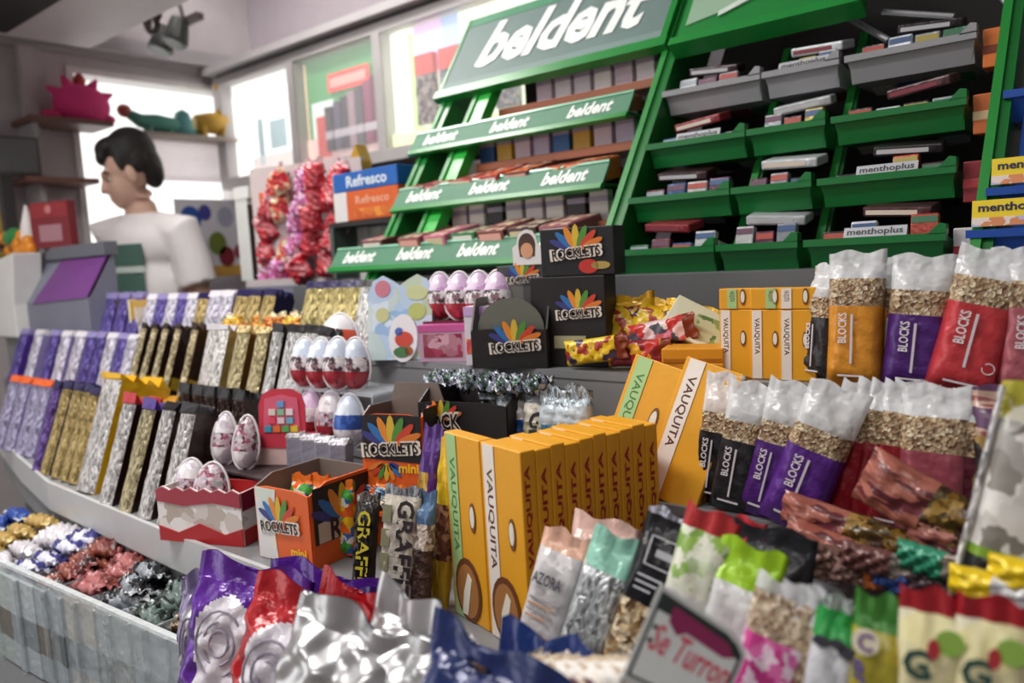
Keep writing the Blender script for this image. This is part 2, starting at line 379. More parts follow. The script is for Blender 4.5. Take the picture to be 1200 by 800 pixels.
# ------------------------------------------------------------------ lit cabinets on the back wall
cab = thing('wall_cabinet', 'grey framed row of backlit display cabinets high on the back wall', 'cabinet')
GF = mat('aaa6a6', .45)
fr = MB(); Z0, Z1 = 1.62, 2.035
fr.box(-3.40, -1.2, 2.03, 2.28, 1.575, Z0).box(-3.40, -1.2, 2.03, 2.28, Z1, 2.07)
for x0, x1 in ((-3.40, -3.335), (-2.835, -2.79), (-2.30, -2.255), (-1.45, -1.2)): fr.box(x0, x1, 2.03, 2.28, Z0, Z1)
fr.build('frame', GF, cab)
MB().box(-3.42, -1.2, 1.99, 2.28, 2.085, 2.115).build('cornice', TRIM, cab); MB().box(-3.40, -1.2, 2.05, 2.28, 2.07, 2.085).build('shadow_gap', mat('5d585a', .7), cab)
def bay(x0, x1, cols, e):
    return MB().box(x0, x1, 2.085, 2.095, Z0, Z1).build('backlight_panel', mat(cols, .5, emit=e), cab)
bay(-3.335, -2.835, 'f4f3ef', .75); bay(-2.79, -2.30, '4f9460', .32); bay(-2.255, -1.45, 'e4ecd6', .75)
for x0, x1 in ((-3.335, -2.835), (-2.79, -2.30), (-2.255, -1.45)): MB().box(x0, x1, 2.034, 2.038, Z0, Z1).build('glass', film('ffffff', .1), cab)
def poster(x0, x1, z0, z1, c, e, y=2.155, nm='poster_patch'): return MB().box(x0, x1, y-.079, y-.075, z0, z1).build(nm, mat(c, .5, emit=e), cab)
poster(-3.32, -3.2, 1.62, 1.98, 'fdfdfb', .8); poster(-3.14, -3.10, 1.66, 1.86, '9fb3b8', .4); poster(-3.05, -2.93, 1.72, 1.84, 'a9c0c6', .4); poster(-3.3, -2.86, 1.64, 1.70, 'e3d6d2', .5)
poster(-2.79, -2.30, 1.62, 1.72, 'e9c9c6', .3); poster(-2.74, -2.60, 1.72, 1.86, 'd9e4df', .35, 2.152); poster(-2.77, -2.765, 1.64, 2.02, 'f3c7a6', .6, 2.15)
poster(-2.62, -2.37, 1.885, 1.955, 'dc4a44', .45, 2.148); poster(-2.60, -2.39, 1.90, 1.935, 'f09088', .45, 2.144)
for k, (x, c) in enumerate(((-2.60, '4a3f4c'), (-2.545, '5b5470'), (-2.50, '413a47'), (-2.455, 'a88f98'), (-2.41, '5c5560'), (-2.36, '8d3f63'), (-2.32, '6b2a48'))):
    tag(MB().box(x-.02, x+.02, 2.042, 2.066, 1.655, 1.655+.17+.012*k).box(x-.021, x+.021, 2.0415, 2.0665, 1.70, 1.73, 1).build('slim_carton', [card(c), card('c9c1cb')]), f'{ORD[k]} slim carton from the left in the green lit cabinet', 'carton', 'cartons in the green lit cabinet')
poster(-2.70, -2.62, 1.64, 1.80, 'c94f4a', .2, 2.14)
for (x, c, t_, h) in ((-2.20, 'f6f4ee', None, .40), (-2.13, 'a9cf86', None, .38)): poster(x-.025, x+.025, 1.63, 1.63+h, c, .7)
for k, (x, c) in enumerate(((-2.05, '7b6a66'), (-1.93, '6c7580'), (-1.80, '766a72'), (-1.68, '5f6a70'))):
    q = thing('tall_pack', f'{ORD[k]} dark tall pack with red top from the left in the bright lit cabinet', 'carton', 'packs in the bright lit cabinet')
    MB().box(x-.045, x+.045, 2.042, 2.066, 1.68, 1.85).build('body', speck([c, '3e3a40', '9a8f8c'], 60., .5, 0), q); MB().box(x-.046, x+.046, 2.0415, 2.0665, 1.85, 1.92).build('red_cap', card('d9534c'), q)
poster(-2.12, -1.98, 1.86, 2.03, 'd8b6dd', .5, 2.15); poster(-1.98, -1.9, 1.92, 2.03, '9bb4d8', .5, 2.15); poster(-2.25, -1.5, 1.62, 1.67, 'dfe7a8', .5, 2.14)
# dark shelf under the cabinets with blurred goods
ds = thing('dark_shelf', 'dark shelf with dark packs below the lit cabinets', 'shelf')
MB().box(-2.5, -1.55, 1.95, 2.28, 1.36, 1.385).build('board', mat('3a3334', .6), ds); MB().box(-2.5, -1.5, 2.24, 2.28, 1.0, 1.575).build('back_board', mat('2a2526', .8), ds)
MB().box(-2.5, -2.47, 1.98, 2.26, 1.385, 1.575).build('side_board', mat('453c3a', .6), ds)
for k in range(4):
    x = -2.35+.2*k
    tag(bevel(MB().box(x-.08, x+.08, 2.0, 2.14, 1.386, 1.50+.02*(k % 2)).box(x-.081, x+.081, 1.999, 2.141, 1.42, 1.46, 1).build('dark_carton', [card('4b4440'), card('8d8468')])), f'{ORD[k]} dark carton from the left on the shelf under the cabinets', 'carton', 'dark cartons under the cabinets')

# ================================================================== counter with stepped tiers
ZA, ZB, ZC, ZL = .757, .878, 1.018, 1.155
GREY = mat('7f8082', .45); GREYL = mat('b9babb', .4); GREYD = mat('66676a', .55)
ct = thing('candy_counter', 'grey stepped shop counter with a curved rim carrying all the sweets', 'counter')
front = [(.5, .46), (-.60, .46), (-.60, .63), (-1.3, .632), (-1.9, .655), (-2.25, .715), (-2.7, .81), (-3.0, .92)]
MB().prism(front+[(-3.0, 1.0), (.5, 1.0)], .64, ZA, 'z').build('tier', GREY, ct)
st_ = thing('counter_step', 'long grey middle step of the counter under eggs and granola bars', 'step')
MB().prism([(.5, .87), (-2.5, .87), (-3.1, .96), (-3.1, 1.0), (.5, 1.0)], ZA, ZB-.012, 'z').build('riser', GREY, st_); MB().prism([(.5, .868), (-2.5, .868), (-3.1, .958), (-3.1, 1.0), (.5, 1.0)], ZB-.012, ZB, 'z').build('tread', GREY, st_)
st2_ = thing('counter_step', 'long grey top step of the counter in front of the gum rack', 'step')
MB().prism([(.5, 1.0), (-3.15, 1.0), (-3.15, 1.11), (-1.7, 1.11), (-1.7, 1.2), (.5, 1.2)], ZA, ZC-.012, 'z').build('riser', GREY, st2_); MB().prism([(.5, .998), (-3.15, .998), (-3.15, 1.11), (-1.7, 1.11), (-1.7, 1.2), (.5, 1.2)], ZC-.012, ZC, 'z').build('tread', GREY, st2_)
rp_ = thing('rack_plinth', 'long grey plinth carrying the green gum rack behind the counter', 'plinth')
MB().box(-1.72, .5, 1.2, 1.72, .08, ZL).build('plinth', GREYD, rp_); MB().box(-1.7, .5, 1.22, 1.7, 0, .08).build('kick_board', GREYD, rp_)
MB().prism([(.5, .5), (-.6, .5), (-.6, .66), (-1.9, .70), (-2.7, .86), (-3.1, .98), (-3.1, 1.11), (-1.7, 1.11), (-1.7, 1.2), (.5, 1.2)], 0, .64, 'z').build('base', GREYD, ct)
rim = MB(); fp = front[2:]
for i in range(len(fp)-1):
    (x0, y0), (x1, y1) = fp[i], fp[i+1]
    rim.hexa([(x0, y0-.008, .70), (x0, y0, .70), (x1, y1, .70), (x1, y1-.008, .70), (x0, y0-.008, ZA+.006), (x0, y0, ZA+.006), (x1, y1, ZA+.006), (x1, y1-.008, ZA+.006)])
rim.build('rim', GREYL, ct)
MB().box(-2.9, -.6, .30, .70, .45, .485).build('bin_shelf', GREYD, ct); MB().box(-2.9, -.6, .34, .70, 0, .45).build('lower_base', GREYD, ct)
MB().box(-.62, .5, .455, .462, .64, ZA+.03).build('front_lip', film('dfe6e8', .25), ct)

# ================================================================== gum racks
LEAN = math.atan(.68)
def LY(z): return 1.3+.68*(z-1.244)
G1, G2, G3 = mat('158032', .35), mat('0c4f1e', .4), mat('2f7d58', .4)
GRN = mat('147a2e', .35)
rk = thing('gum_rack', 'tall green gum display rack leaning back with a big name sign', 'display rack')
def upright(x, z0, z1, w=.03, d=.09, m=G1, nm='upright', par=rk):
    D = d*1.2; S = .68*(z1-z0); H_ = z1-z0
    def par_(xa, xb, ya, yb): return MB().hexa([(xa, ya, 0), (xb, ya, 0), (xb, yb, 0), (xa, yb, 0), (xa, ya+S, H_), (xb, ya+S, H_), (xb, yb+S, H_), (xa, yb+S, H_)])
    o = par_(-w/2, w/2, 0, D).build(nm, m, par); o.location = (x, LY(z0), z0)
    par_(-w/2-.003, -w/2+.010, -.006, .004).build('bright_edge', mat('1a8230', .45), o); return o
upright(-1.47, ZL, 1.66, .03, .12); upright(-1.345, ZL+.1, 1.64, .05, .03, mat('2bb23f', .35)); upright(-.822, ZL, 1.80, .03, .12, mat('146a2a', .35)); upright(-.205, ZL, 1.80, .024, .1, mat('146a2a', .35))
for x in (-.602, -.457):
    o = upright(x, ZL, 1.58, .016, .015, G2, 'rib'); o.location.y += .10
def slab(nm, x0, x1, z0, L, m, off=0., th=.008, par=rk):
    o = MB().box(-(x1-x0)/2, (x1-x0)/2, 0, th, 0, L).build(nm, m, par); o.location = ((x0+x1)/2, LY(z0)-off, z0); o.rotation_euler = (-LEAN, 0, 0); return o
slab('back_panel', -.80, -.2, 1.165, .80, mat('1a1717', .7), -.19, .01)  # added dark sheet; its near-black colour stands for the shade between the trays
WHT = card('eef2ee')
sg = slab('name_sign', -1.50, -.835, 1.633, .255, mat('5f7672', .6), .02, .012)
MB().box(-.34, .34, -.006, .016, -.022, .004).build('sign_edge', G1, sg); MB().box(-.335, -.325, -.002, .014, 0, .255).build('sign_edge', G1, sg); MB().box(.32, .335, -.002, .014, 0, .255).build('sign_edge', G1, sg)
MB().box(-.325, .32, -.001, .0, .0, .028).build('sign_band', mat('6f8682', .6), sg); MB().box(-.325, .32, -.001, .0, .225, .255).build('sign_band', mat('35805a', .6), sg)
text('beldent', sg, WHT, .50, .155, (.015, -.002, .135), shear=.25, bold=.035)
def strip(z0, x0, x1, n, off=0):
    o = slab('price_strip', x0, x1, z0, .056, mat('417a5c', .6), .025, .006); W = x1-x0
    MB().box(-W/2, W/2, -.002, .0, .051, .057).build('strip_edge', mat('7fb79a', .3), o); MB().box(-W/2, W/2, -.003, .008, -.012, .0).build('strip_foot', G1, o)
    for k in range(n): text('beldent', o, WHT, .115, .034, (-W/2+.10+k*(W-.2)/(n-1)+off, -.001, .028), shear=.25, bold=.03)
    bd = MB().box(x0+.01, x1-.005, LY(z0)-.01, LY(z0)+.16, z0-.004, z0+.002).build('shelf_board', G2, rk); return o
strip(1.478, -1.51, -.865, 3); strip(1.332, -1.48, -.868, 3); strip(1.195, -1.62, -.84, 4)
for i, z in enumerate((1.478, 1.332, 1.195)):
    cols = [['7a4a3a', 'b06a48', '5c3a30', 'c98a6a', '8c5642', '6a3d33', 'a35c40'], ['8a4434', '7a2f30', 'c23a3c', 'a02c34', '5a2028', 'd8632e', 'e0752e'], ['6a3f3a', '8a4a48', 'c9708a', '2f7a48', '7a4038', '3f2b2c', '9a5a62']][i]
    rowname = ('upper', 'middle', 'lower')[i]
    for k in range(7):
        x = -1.44+.083*k+(0 if i < 2 else -.05*(k < 1)); hh = .034+.012*((k*3+i) % 3)
        q = thing('gum_carton', f'{ORD[k]} gum carton from the left behind the {rowname} green name strip', 'gum box', f'gum cartons on the {rowname} strip shelf')
        y0 = LY(z)+.012
        bevel(MB().box(-.038, .038, 0, .11, 0, hh).build('carton', card(cols[k]), q))
        MB().box(-.034, .034, .004, .106, hh, hh+.0015).build('lid_print', speck([cols[k], 'd9c4a8', cols[(k+2) % 7]], 45., .4, 0), q); MB().box(-.03, .03, -.001, 0, hh*.55, hh*.9).build('front_print', card(['e8e0d6', 'f0b0a0', 'd9c9a0'][k % 3]), q)
        q.location = (x, y0, z+.003); q.rotation_euler = (rad(rnd.uniform(8, 16)), 0, rad(rnd.uniform(-7, 7)))
# wooden wall shelves seen through the rack, with small white packs
for i, (z, x0, x1) in enumerate(((1.56, -1.32, -.86), (1.42, -1.32, -.86), (1.255, -1.32, -.86))):
    y = LY(z)+.055
    w_ = tag(MB().box(x0, x1, y, y+.12, z-.012, z+.006).box(x0, x1, y+.112, y+.12, z-.012, z+.12, 1).build('wall_shelf', [mat('9a5c40', .5), mat('241d1e', .8)]), f'{("upper", "middle", "lower")[i]} reddish wooden shelf seen through the left gum rack', 'shelf')
    for k in range(8):
        x = x1-.05-.056*k
        if i == 0 and k > 5: continue
        c = [['e9e4ea', 'ddd6e2', 'f2eef0', 'd8c8d8'], ['e7d3de', 'cfc3dd', '3b6fb0', 'e0b23a'], ['ece7e0', '2c2729', 'dcd8d2', 'e6d8da']][i][(k*3+i) % 4]
        tag(bevel(MB().box(x-.023, x+.023, y+.02, y+.04, z+.007, z+.07).box(x-.0235, x+.0235, y+.0195, y+.0405, z+.045, z+.058, 1).build('small_pack', [card(c), card('a8a0b4')])), f'{ORD[k]} small pack from the right on the {("upper", "middle", "lower")[i]} wooden shelf behind the rack', 'pack', f'packs on the {("upper", "middle", "lower")[i]} wooden shelf')
# trays
def tray_mesh(w, m):
    def mk():
        b = MB(); t = .005; H = .046
        b.hexa([(-w/2+.008, .016, -H), (w/2-.008, .016, -H), (w/2-.008, .016+t, -H), (-w/2+.008, .016+t, -H), (-w/2, 0, -.008), (w/2, 0, -.008), (w/2, t, -.008), (-w/2, t, -.008)])
        b.box(-w/2-.003, w/2+.003, -.007, .006, -.011, 0)
        b.box(-w/2+.008, w/2-.008, .016, .13, -H, -H+t)
        for s in (-1, 1):
            x = s*(w/2-.006); b.hexa([(x-.003, .016, -H), (x+.003, .016, -H), (x+.003, .13, -H), (x-.003, .13, -H), (x-.003, 0, 0), (x+.003, 0, 0), (x+.003, .13, -.02), (x-.003, .13, -.02)])
        b.prism([(w/2-.022, -.002), (w/2+.003, -.002), (w/2+.003, .012), (w/2-.006, .014)], -.007, .012)
        return b.mesh('tray', m)
    return cached(('tray', w, m.name), mk)
TRG, TRS = mat('137034', .35), mat('8f9094', .45)
cols3 = [(-.805, -.607), (-.598, -.465), (-.45, -.255)]; rows4 = [1.512, 1.402, 1.297, 1.200]
GUM = ['b6b8ba', 'a9aca6', '6f2b38', '1c1a20', '99a4ac', '5a2b48', 'a83a28', '2a4f80', 'a2923a', '2f6a4a', '898c94', '3b2226']
for r_, z in enumerate(rows4):
    for c_, (x0, x1) in enumerate(cols3):
        w = x1-x0; xc = (x0+x1)/2; y = LY(z)
        o = link('tray', tray_mesh(round(w, 3), TRS if r_ == 0 else TRG), rk); o.location = (xc, y, z)
        n = max(3, int(w/.042)); grp = f'gum packs in the {("top grey", "second", "third", "bottom")[r_]} tray row'
        for k in range(n):
            x = x0+.012+(w-.024)*(k+.5)/n; hh = .038+.026*rnd.random(); cw = (w-.03)/n*.92
            cc = GUM[(k*5+c_*3+r_*7) % 12] if not (c_ == 2 and k < 2) else ('2b272c', 'c8ccd4')[k]
            q = thing('gum_pack', f'{ORD[k]} gum pack from the left in the {("left", "middle", "right")[c_]} tray of the {("top grey", "second", "third", "bottom")[r_]} row', 'gum pack', grp)
            bevel(link('pack', MB().box(-cw/2, cw/2, 0, .014, 0, hh).mesh('pack', wrap(cc)), q), .002)
            MB().box(-cw/2*.92, cw/2*.92, -.0008, 0, hh-.014, hh-.004).build('print_band', card(GUM[(k+4+c_) % 12]), q)
            bevel(MB().box(-cw/2, cw/2, .018, .10, 0, hh-.012-.01*rnd.random()).build('stacked_sleeve', wrap(GUM[(k*7+r_) % 12]), q), .002)
            q.location = (x, y+.024, z-.032); q.rotation_euler = (-rad(14), 0, rad(rnd.uniform(-3, 3)))
        if (r_, c_) in ((0, 1), (1, 0), (2, 2), (3, 2)):
            s = tag(MB().box(-.045, .045, 0, .002, -.005, .014).build('name_card', card('aeb0b6')), f'pale name card with dark lettering in the {("left", "middle", "right")[c_]} tray of the {("top grey", "second", "third", "bottom")[r_]} row', 'card')
            s.location = (xc, y+.012, z+.002); s.rotation_euler = (-rad(25), 0, 0); text('menthoplus', s, card('1c1a20'), .08, .013, (0, -.0005, .005), bold=.02)
        # loose bits hanging past the right end of the tray
        if c_ == 2:
            e = tag(bevel(MB().box(-.02, .02, 0, .05, 0, .06).box(-.0205, .0205, -.0005, .0505, .02, .035, 1).build('end_carton', [card(('e0762a', 'c9682f', '8c2430', 'd8d2d4')[r_]), card(('8a3a1a', 'e8c8a0', 'c8404a', 'b02a3a')[r_])])), f'{("orange", "orange brown", "dark red", "white and red")[r_]} carton at the right end of the {("top grey", "second", "third", "bottom")[r_]} tray row', 'carton')
            e.location = (-.228, y+.02, z-.055)
        g_ = thing('gum_strip', f'long gum sleeve lying on the packs in the {("left", "middle", "right")[c_]} tray of the {("top grey", "second", "third", "bottom")[r_]} row', 'gum pack', 'gum sleeves lying on top of the trays'); k_ = r_*3+c_
        bevel(MB().box(-.05, .05, 0, .05, 0, .016).build('sleeve', wrap(('3a2428', 'c8ccd0', '241c22', '8a2c34', 'b8bcc0', '4a2a30')[k_ % 6]), g_), .003); MB().box(-.045, .03, -.0008, 0, .004, .011).build('name_print', card(('d0d0d4', '8a3a48', 'c8c8cc', 'e8d8c8')[k_ % 4]), g_)
        g_.location = (xc+(-.02, .01, .02)[c_], y+.055, z+.027); g_.rotation_euler = (rad(12), rad((4, -5, 3)[r_ % 3]), rad((6, -8, 4, -3)[k_ % 4]))
hd = slab('header_panel', -.80, -.43, 1.605, .24, mat('1a7a34', .35), .03, .012)
hd_band = MB().prism([(-.17, .05), (-.05, .075), (.08, .13), (.16, .2), (.17, .24), (-.17, .24)], -.003, 0).build('header_band', mat('8fae95', .35), hd)
MB().prism([(-.10, .052), (-.02, .085), (.08, .15), (.10, .18), (.085, .18), (.06, .15), (-.03, .098), (-.10, .066)], -.005, -.002).build('header_swoosh', mat('c9d8cc', .35), hd)
MB().box(-.185, .185, -.02, .02, -.015, .004).build('header_edge', G1, hd)
for k, (xa, za, xb, zb) in enumerate(((-.55, 1.66, -.40, 1.54), (-.42, 1.60, -.30, 1.56), (-.30, 1.68, -.22, 1.56))):
    MB().tube([(xa, LY(za)+.05, za), (xb, LY(zb)+.05, zb)], .006, 8).build('wire_bracket', mat('8d8f92', .4, .6), rk)
# blue rack at the right edge
br = thing('mint_rack', 'blue plastic rack of mint sweets at the right edge', 'display rack')
BL = mat('1f4fa8', .35)
o = MB().box(-.015, .015, 0, .05, 0, .5).build('upright', BL, br); o.location = (-.165, LY(ZL)+.03, ZL); o.rotation_euler = (-LEAN, 0, 0)
for k, z in enumerate((1.405, 1.262, 1.205)):
    x0 = (-.20, -.205, -.222)[k]; w = .30
    o = link('tray', tray_mesh(w+.001*k, BL), br); o.location = (x0+w/2, LY(z)-.012, z-.004)
    if k:
        s = MB().box(-.05, .05, 0, .003, 0, .036).build('name_card', card('f0d21e'), br); s.location = (x0+.05+.002, LY(z)-.012, z); s.rotation_euler = (-rad(8), 0, 0)
        text('menthoplus', s, card('1a1c40'), .085, .015, (0, -.0006, .024), bold=.03); MB().box(-.05, .05, -.0006, 0, 0, .012).build('print_patch', speck(['e8d8d0', 'd88a5a', 'c0b8d8'], 70., .5, 0), s)
        s = MB().box(-.05, .05, 0, .003, 0, .033).build('name_card', speck(['e8d8d8', 'b8c4e0', 'd8a8a0', 'f0f0f0'], 60., .5, 0), br); s.location = (x0+.155, LY(z)-.011, z)
    for j in range(3):
        q = tag(bevel(MB().box(-.035, .035, 0, .02, 0, .045).box(-.0355, .0355, -.0005, .0205, .03, .04, 1).build('mint_pack', [wrap(('e6e2e4', '3a62b0', 'd8a050')[j]), card(('3a62b0', 'e6e2e4', 'a04030')[j])])), f'{ORD[j]} mint pack from the left in the {("top", "middle", "bottom")[k]} blue tray', 'mint pack', 'mint packs in the blue rack')
        q.location = (x0+.05+.09*j, LY(z)+.022, z-.048); q.rotation_euler = (-rad(12), 0, 0)

# ================================================================== chocolate tablets on the left
GOLD, SILV, CHAMP = foil('c9b27a'), foil('cfccca'), foil('b9ad86')
LIL, PURP, NAVY, DKBR, BLK = wrap('8f86b8'), wrap('4a2f86'), wrap('231d4a'), wrap('2c1712'), wrap('151114')
YEL, ORA, RED, WHI, BLU = wrap('e8b414'), wrap('e2642a'), wrap('b5202a'), wrap('d9d6dc'), wrap('3c5fae')
def row(items, Y, z, where, lean=21, rz=6):
    cnt = {}
    for px, key, wd, dp, h in items:
        desc, spine, side, top, *bd = STY[key]; cnt[key] = cnt.get(key, 0)+1
        tot = sum(1 for i in items if i[1] == key)
        lab = f'{desc} {where}' if tot == 1 else f'{ORD[cnt[key]-1]} {desc} from the left {where}'
        t = tablet('chocolate_bar', lab, f'{key} bars {where}', wd, dp, h, spine, side, top, band=bd[0] if bd else None)
        yy = Y(px) if callable(Y) else Y
        put(t, px, yy, z+.0005, lean, rnd.uniform(-1.5, 1.5), rz+rnd.uniform(-2, 2))
STY = {
 'orange': ('lilac orange-topped chocolate bar', foil('a9a3c4', .35), LIL, ORA),
 'navy': ('gold-edged navy-topped chocolate bar', foil('b79f62'), NAVY, NAVY),
 'violet': ('slim violet chocolate bar', foil('6a4a9a'), PURP, NAVY),
 'yellow': ('tall yellow chocolate bar with crinkled silver edge', SILV, YEL, YEL),
 'red': ('silver-edged red-topped chocolate bar', SILV, DKBR, RED),
 'gold': ('gold foil purple-topped chocolate bar', CHAMP, DKBR, PURP),
 'silver': ('silver foil black-topped chocolate bar', SILV, DKBR, BLK),
 'dark': ('dark brown black-topped chocolate bar', foil('4a332a'), DKBR, BLK),
 'brown': ('dark brown gold-edged chocolate bar', foil('cdbf98'), DKBR, DKBR, wrap('b79a2e')),
 'white': ('broad white chocolate bar with crinkled wrapper', foil('e2dfdc', .4), wrap('b8a468'), WHI),
 'cream': ('cream foil chocolate bar', foil('c6b88a'), wrap('6a4a22'), GOLD),
 'black': ('black silver-edged chocolate bar', foil('d6d6d4'), BLK, BLK),
 'purple': ('purple chocolate bar', foil('5a4a9c', .4), PURP, LIL),
 'pale': ('pale lilac chocolate bar', foil('d3cfe0', .4), LIL, WHI),
 'golden': ('champagne gold dark-topped chocolate bar', foil('c8b777', .3), foil('a8975c'), NAVY),
}
row([(-6, 'orange', .05, .06, .185), (7, 'orange', .05, .06, .185), (20, 'orange', .05, .06, .185), (31, 'orange', .05, .06, .185)], .725, ZA, 'at the far end of the front tier')
row([(40, 'violet', .03, .07, .20), (50, 'navy', .036, .06, .205), (63, 'navy', .036, .06, .205), (74, 'navy', .036, .06, .205), (83, 'navy', .036, .06, .20)], .675, ZA, 'on the front tier')
row([(97, 'yellow', .075, .12, .245)], .66, ZA, 'on the front tier')
row([(121, 'red', .042, .075, .205), (143, 'gold', .042, .07, .20), (166, 'silver', .040, .07, .205), (190, 'silver', .044, .07, .205)], .642, ZA, 'on the front tier')
row([(208, 'dark', .030, .05, .195), (224, 'dark', .030, .05, .195), (240, 'dark', .030, .05, .195), (256, 'dark', .030, .05, .195), (271, 'dark', .030, .05, .195)], .80, ZA, 'behind the egg capsules', 10, 10)
row([(100, 'purple', .035, .06, .17), (10, 'purple', .05, .06, .17), (28, 'pale', .05, .06, .17), (45, 'purple', .05, .06, .17), (60, 'pale', .05, .06, .17), (75, 'pale', .05, .06, .17), (88, 'purple', .05, .06, .17), (112, 'pale', .05, .06, .17), (124, 'purple', .05, .06, .17), (136, 'pale', .04, .06, .17)], .90, ZB, 'on the middle tier')
row([(146, 'brown', .018, .075, .205), (157, 'brown', .018, .075, .205), (171, 'brown', .018, .075, .205), (186, 'brown', .018, .075, .205), (205, 'brown', .020, .075, .205)], .885, ZB, 'on the middle tier')
row([(234, 'white', .075, .07, .205), (262, 'cream', .045, .07, .20), (285, 'cream', .04, .07, .20), (303, 'black', .032, .075, .205), (322, 'black', .05, .075, .205), (340, 'black', .05, .075, .205), (356, 'black', .035, .075, .20)], .885, ZB, 'on the middle tier', 20, 5)
row([(58, 'purple', .055, .05, .13), (75, 'purple', .055, .05, .13), (92, 'pale', .055, .05, .13), (104, 'pale', .05, .05, .13), (118, 'purple', .055, .05, .13), (133, 'purple', .055, .05, .13), (148, 'purple', .055, .05, .13)], 1.03, ZC, 'on the back tier')
row([(164, 'pale', .045, .05, .125), (176, 'purple', .045, .05, .125), (188, 'pale', .045, .05, .125), (200, 'purple', .045, .05, .125), (212, 'pale', .045, .05, .125), (224, 'navy', .045, .05, .125), (238, 'pale', .045, .05, .13), (252, 'pale', .045, .05, .13), (268, 'navy', .045, .06, .13), (284, 'navy', .045, .06, .13), (300, 'navy', .045, .06, .13)], 1.02, ZC, 'on the back tier below the red sweets')
row([(352, 'golden', .05, .055, .145), (370, 'golden', .05, .055, .145), (386, 'golden', .05, .055, .145), (402, 'golden', .05, .055, .145), (416, 'black', .045, .055, .145), (429, 'black', .045, .055, .14)], 1.01, ZC, 'beside the blue egg card')
# orange and gold wrapped pieces lying in front of the back tier
for k in range(11):
    px = 252+k*9.5
    t = pouch('wrapped_toffee', f'{ORD[k]} orange-gold sweet from the left behind the white chocolate bars', 'orange-gold wrapped sweets', .06, .075, .035, [('wrapper', 0, .85, foil(['d98a2a', 'e2b02a', 'cf7a24'][k % 3])), ('twist_end', .85, 1, foil('e8d9b0'))], 'sweet', k, .12, .003)
    put(t, px, .985, ZB+.075, 25, rnd.uniform(-25, 25), rnd.uniform(0, 40)); 
    t.location.z = ZC+.002+.012*(k % 2); t.location.y = 1.03
# orange snack pack between yellow bar and brown bars
t = pouch('orange_snack', 'small orange packet tucked beside the tall yellow chocolate bar', None, .10, .10, .04, [('wrapper', 0, .8, wrap('dd8a1e')), ('end_fold', .8, 1, wrap('e8a830'))], 'sweet', 3, .12, .003); put(t, 172, .80, ZA+.085, 20, 10, 25)

# ================================================================== surprise eggs
def egg(label, group, top, mid, low, h=.075, w=.052, rim=True):
    t = thing('chocolate_egg', label, 'egg', group)
    f = lambda q: Vector((q.x*(1-.18*q.z/(h/2)), q.y*(1-.18*q.z/(h/2)), q.z))
    def half(a0, a1, m, nm, key):
        def mk():
            b = MB(); N = 16; K = 7
            for i in range(K):
                for j in range(N):
                    P = []
                    for ii, jj in ((i, j), (i, j+1), (i+1, j+1), (i+1, j)):
                        th = a0+(a1-a0)*ii/K; ph = 2*math.pi*jj/N
                        q = f(Vector((math.sin(th)*math.cos(ph)*w/2, math.sin(th)*math.sin(ph)*w/2*.9, math.cos(th)*h/2)))
                        P.append((q.x, q.y, q.z+h/2))
                    b.face(P)
            return b.mesh(nm, m, True)
        link(nm, cached(('egg', h, w, a0, a1, m.name), mk), t)
    half(0, math.pi*.42, top, 'upper_shell', 0); half(math.pi*.42, math.pi*.60, mid, 'printed_band', 1); half(math.pi*.60, math.pi, low, 'lower_shell', 2)
    if rim:
        def mr():
            pts = []
            for k in range(21):
                a = 2*math.pi*k/20; q = f(Vector((math.cos(a)*(w/2+.003), 0, math.sin(a)*(h/2+.003)))); pts.append((q.x, q.y, q.z+h/2))
            return MB().tube(pts, .0022, 6, cap=False).mesh('seam_rim', card('e9e4e6'), True)
        link('seam_rim', cached(('eggrim', h, w), mr), t)
    return t
EB = speck(['c9d6ea', 'a9bfe0', 'e6ebf2'], 40., .2, .1, True, name='egg_blue'); EP = speck(['d8b8dc', 'c79ac9', 'e8d8ea'], 40., .2, .1, True, name='egg_pink')
EW = speck(['e6e0e4', 'd2c8d2', 'f0ecee', 'bfb4c2'], 60., .2, .1, True, name='egg_white'); ER = speck(['9e1f30', '7a1826', 'b8404a'], 50., .25, .1, True, name='egg_red')
EK = speck(['d8d2d6', '4a3840', '8a6a70', 'e8e4e6'], 160., .3, 0, name='egg_band'); EM = speck(['a85a72', '6a3a4a', 'a8aab0', 'd8c8d0', 'c0a8b4'], 130., .25, .1, name='egg_motley')
# middle tier eggs
k = 0
for px, Y, dz, a, b_, c in ((362, .90, .095, EB, EK, ER), (381, .90, .095, EB, EK, ER), (401, .90, .098, EB, EK, ER), (421, .92, .095, EB, EK, ER), (366, .89, .0, EP, EW, ER), (388, .88, .0, EW, EM, ER), (410, .875, .0, EB, speck(['3c62b4', '4c74c0', '2c4a94'], 40., .25, 0), EW)):
    t = egg(f'{ORD[k]} clear-capped egg in the blue and red cluster beside the letter card', 'eggs beside the red letter card', a, b_, c, .092, .058); put(t, px, Y, ZB, 8, 0, 20); t.location.z = ZB+.001+dz; k += 1
# egg shelf insert carrying the upper eggs
ins = tag(MB().box(-.14, .13, .0, .10, .0, .004).box(-.14, -.136, .0, .10, -.094, 0).box(.126, .13, .0, .10, -.094, 0).build('egg_tray', film('dfe6ee', .3)), 'clear plastic riser under the upper row of eggs', 'riser'); ins.location = (Xat(392, .90, ZB+.094), .88, ZB+.0935)
t = egg('big white egg dome with a red figure above the egg cluster', None, EW, speck(['d8402c', 'e8e0e0', 'e05a3a'], 25., .3, 0), EB, .085, .085); put(t, 397, 1.0, ZC+.0, 10, 0, 15)
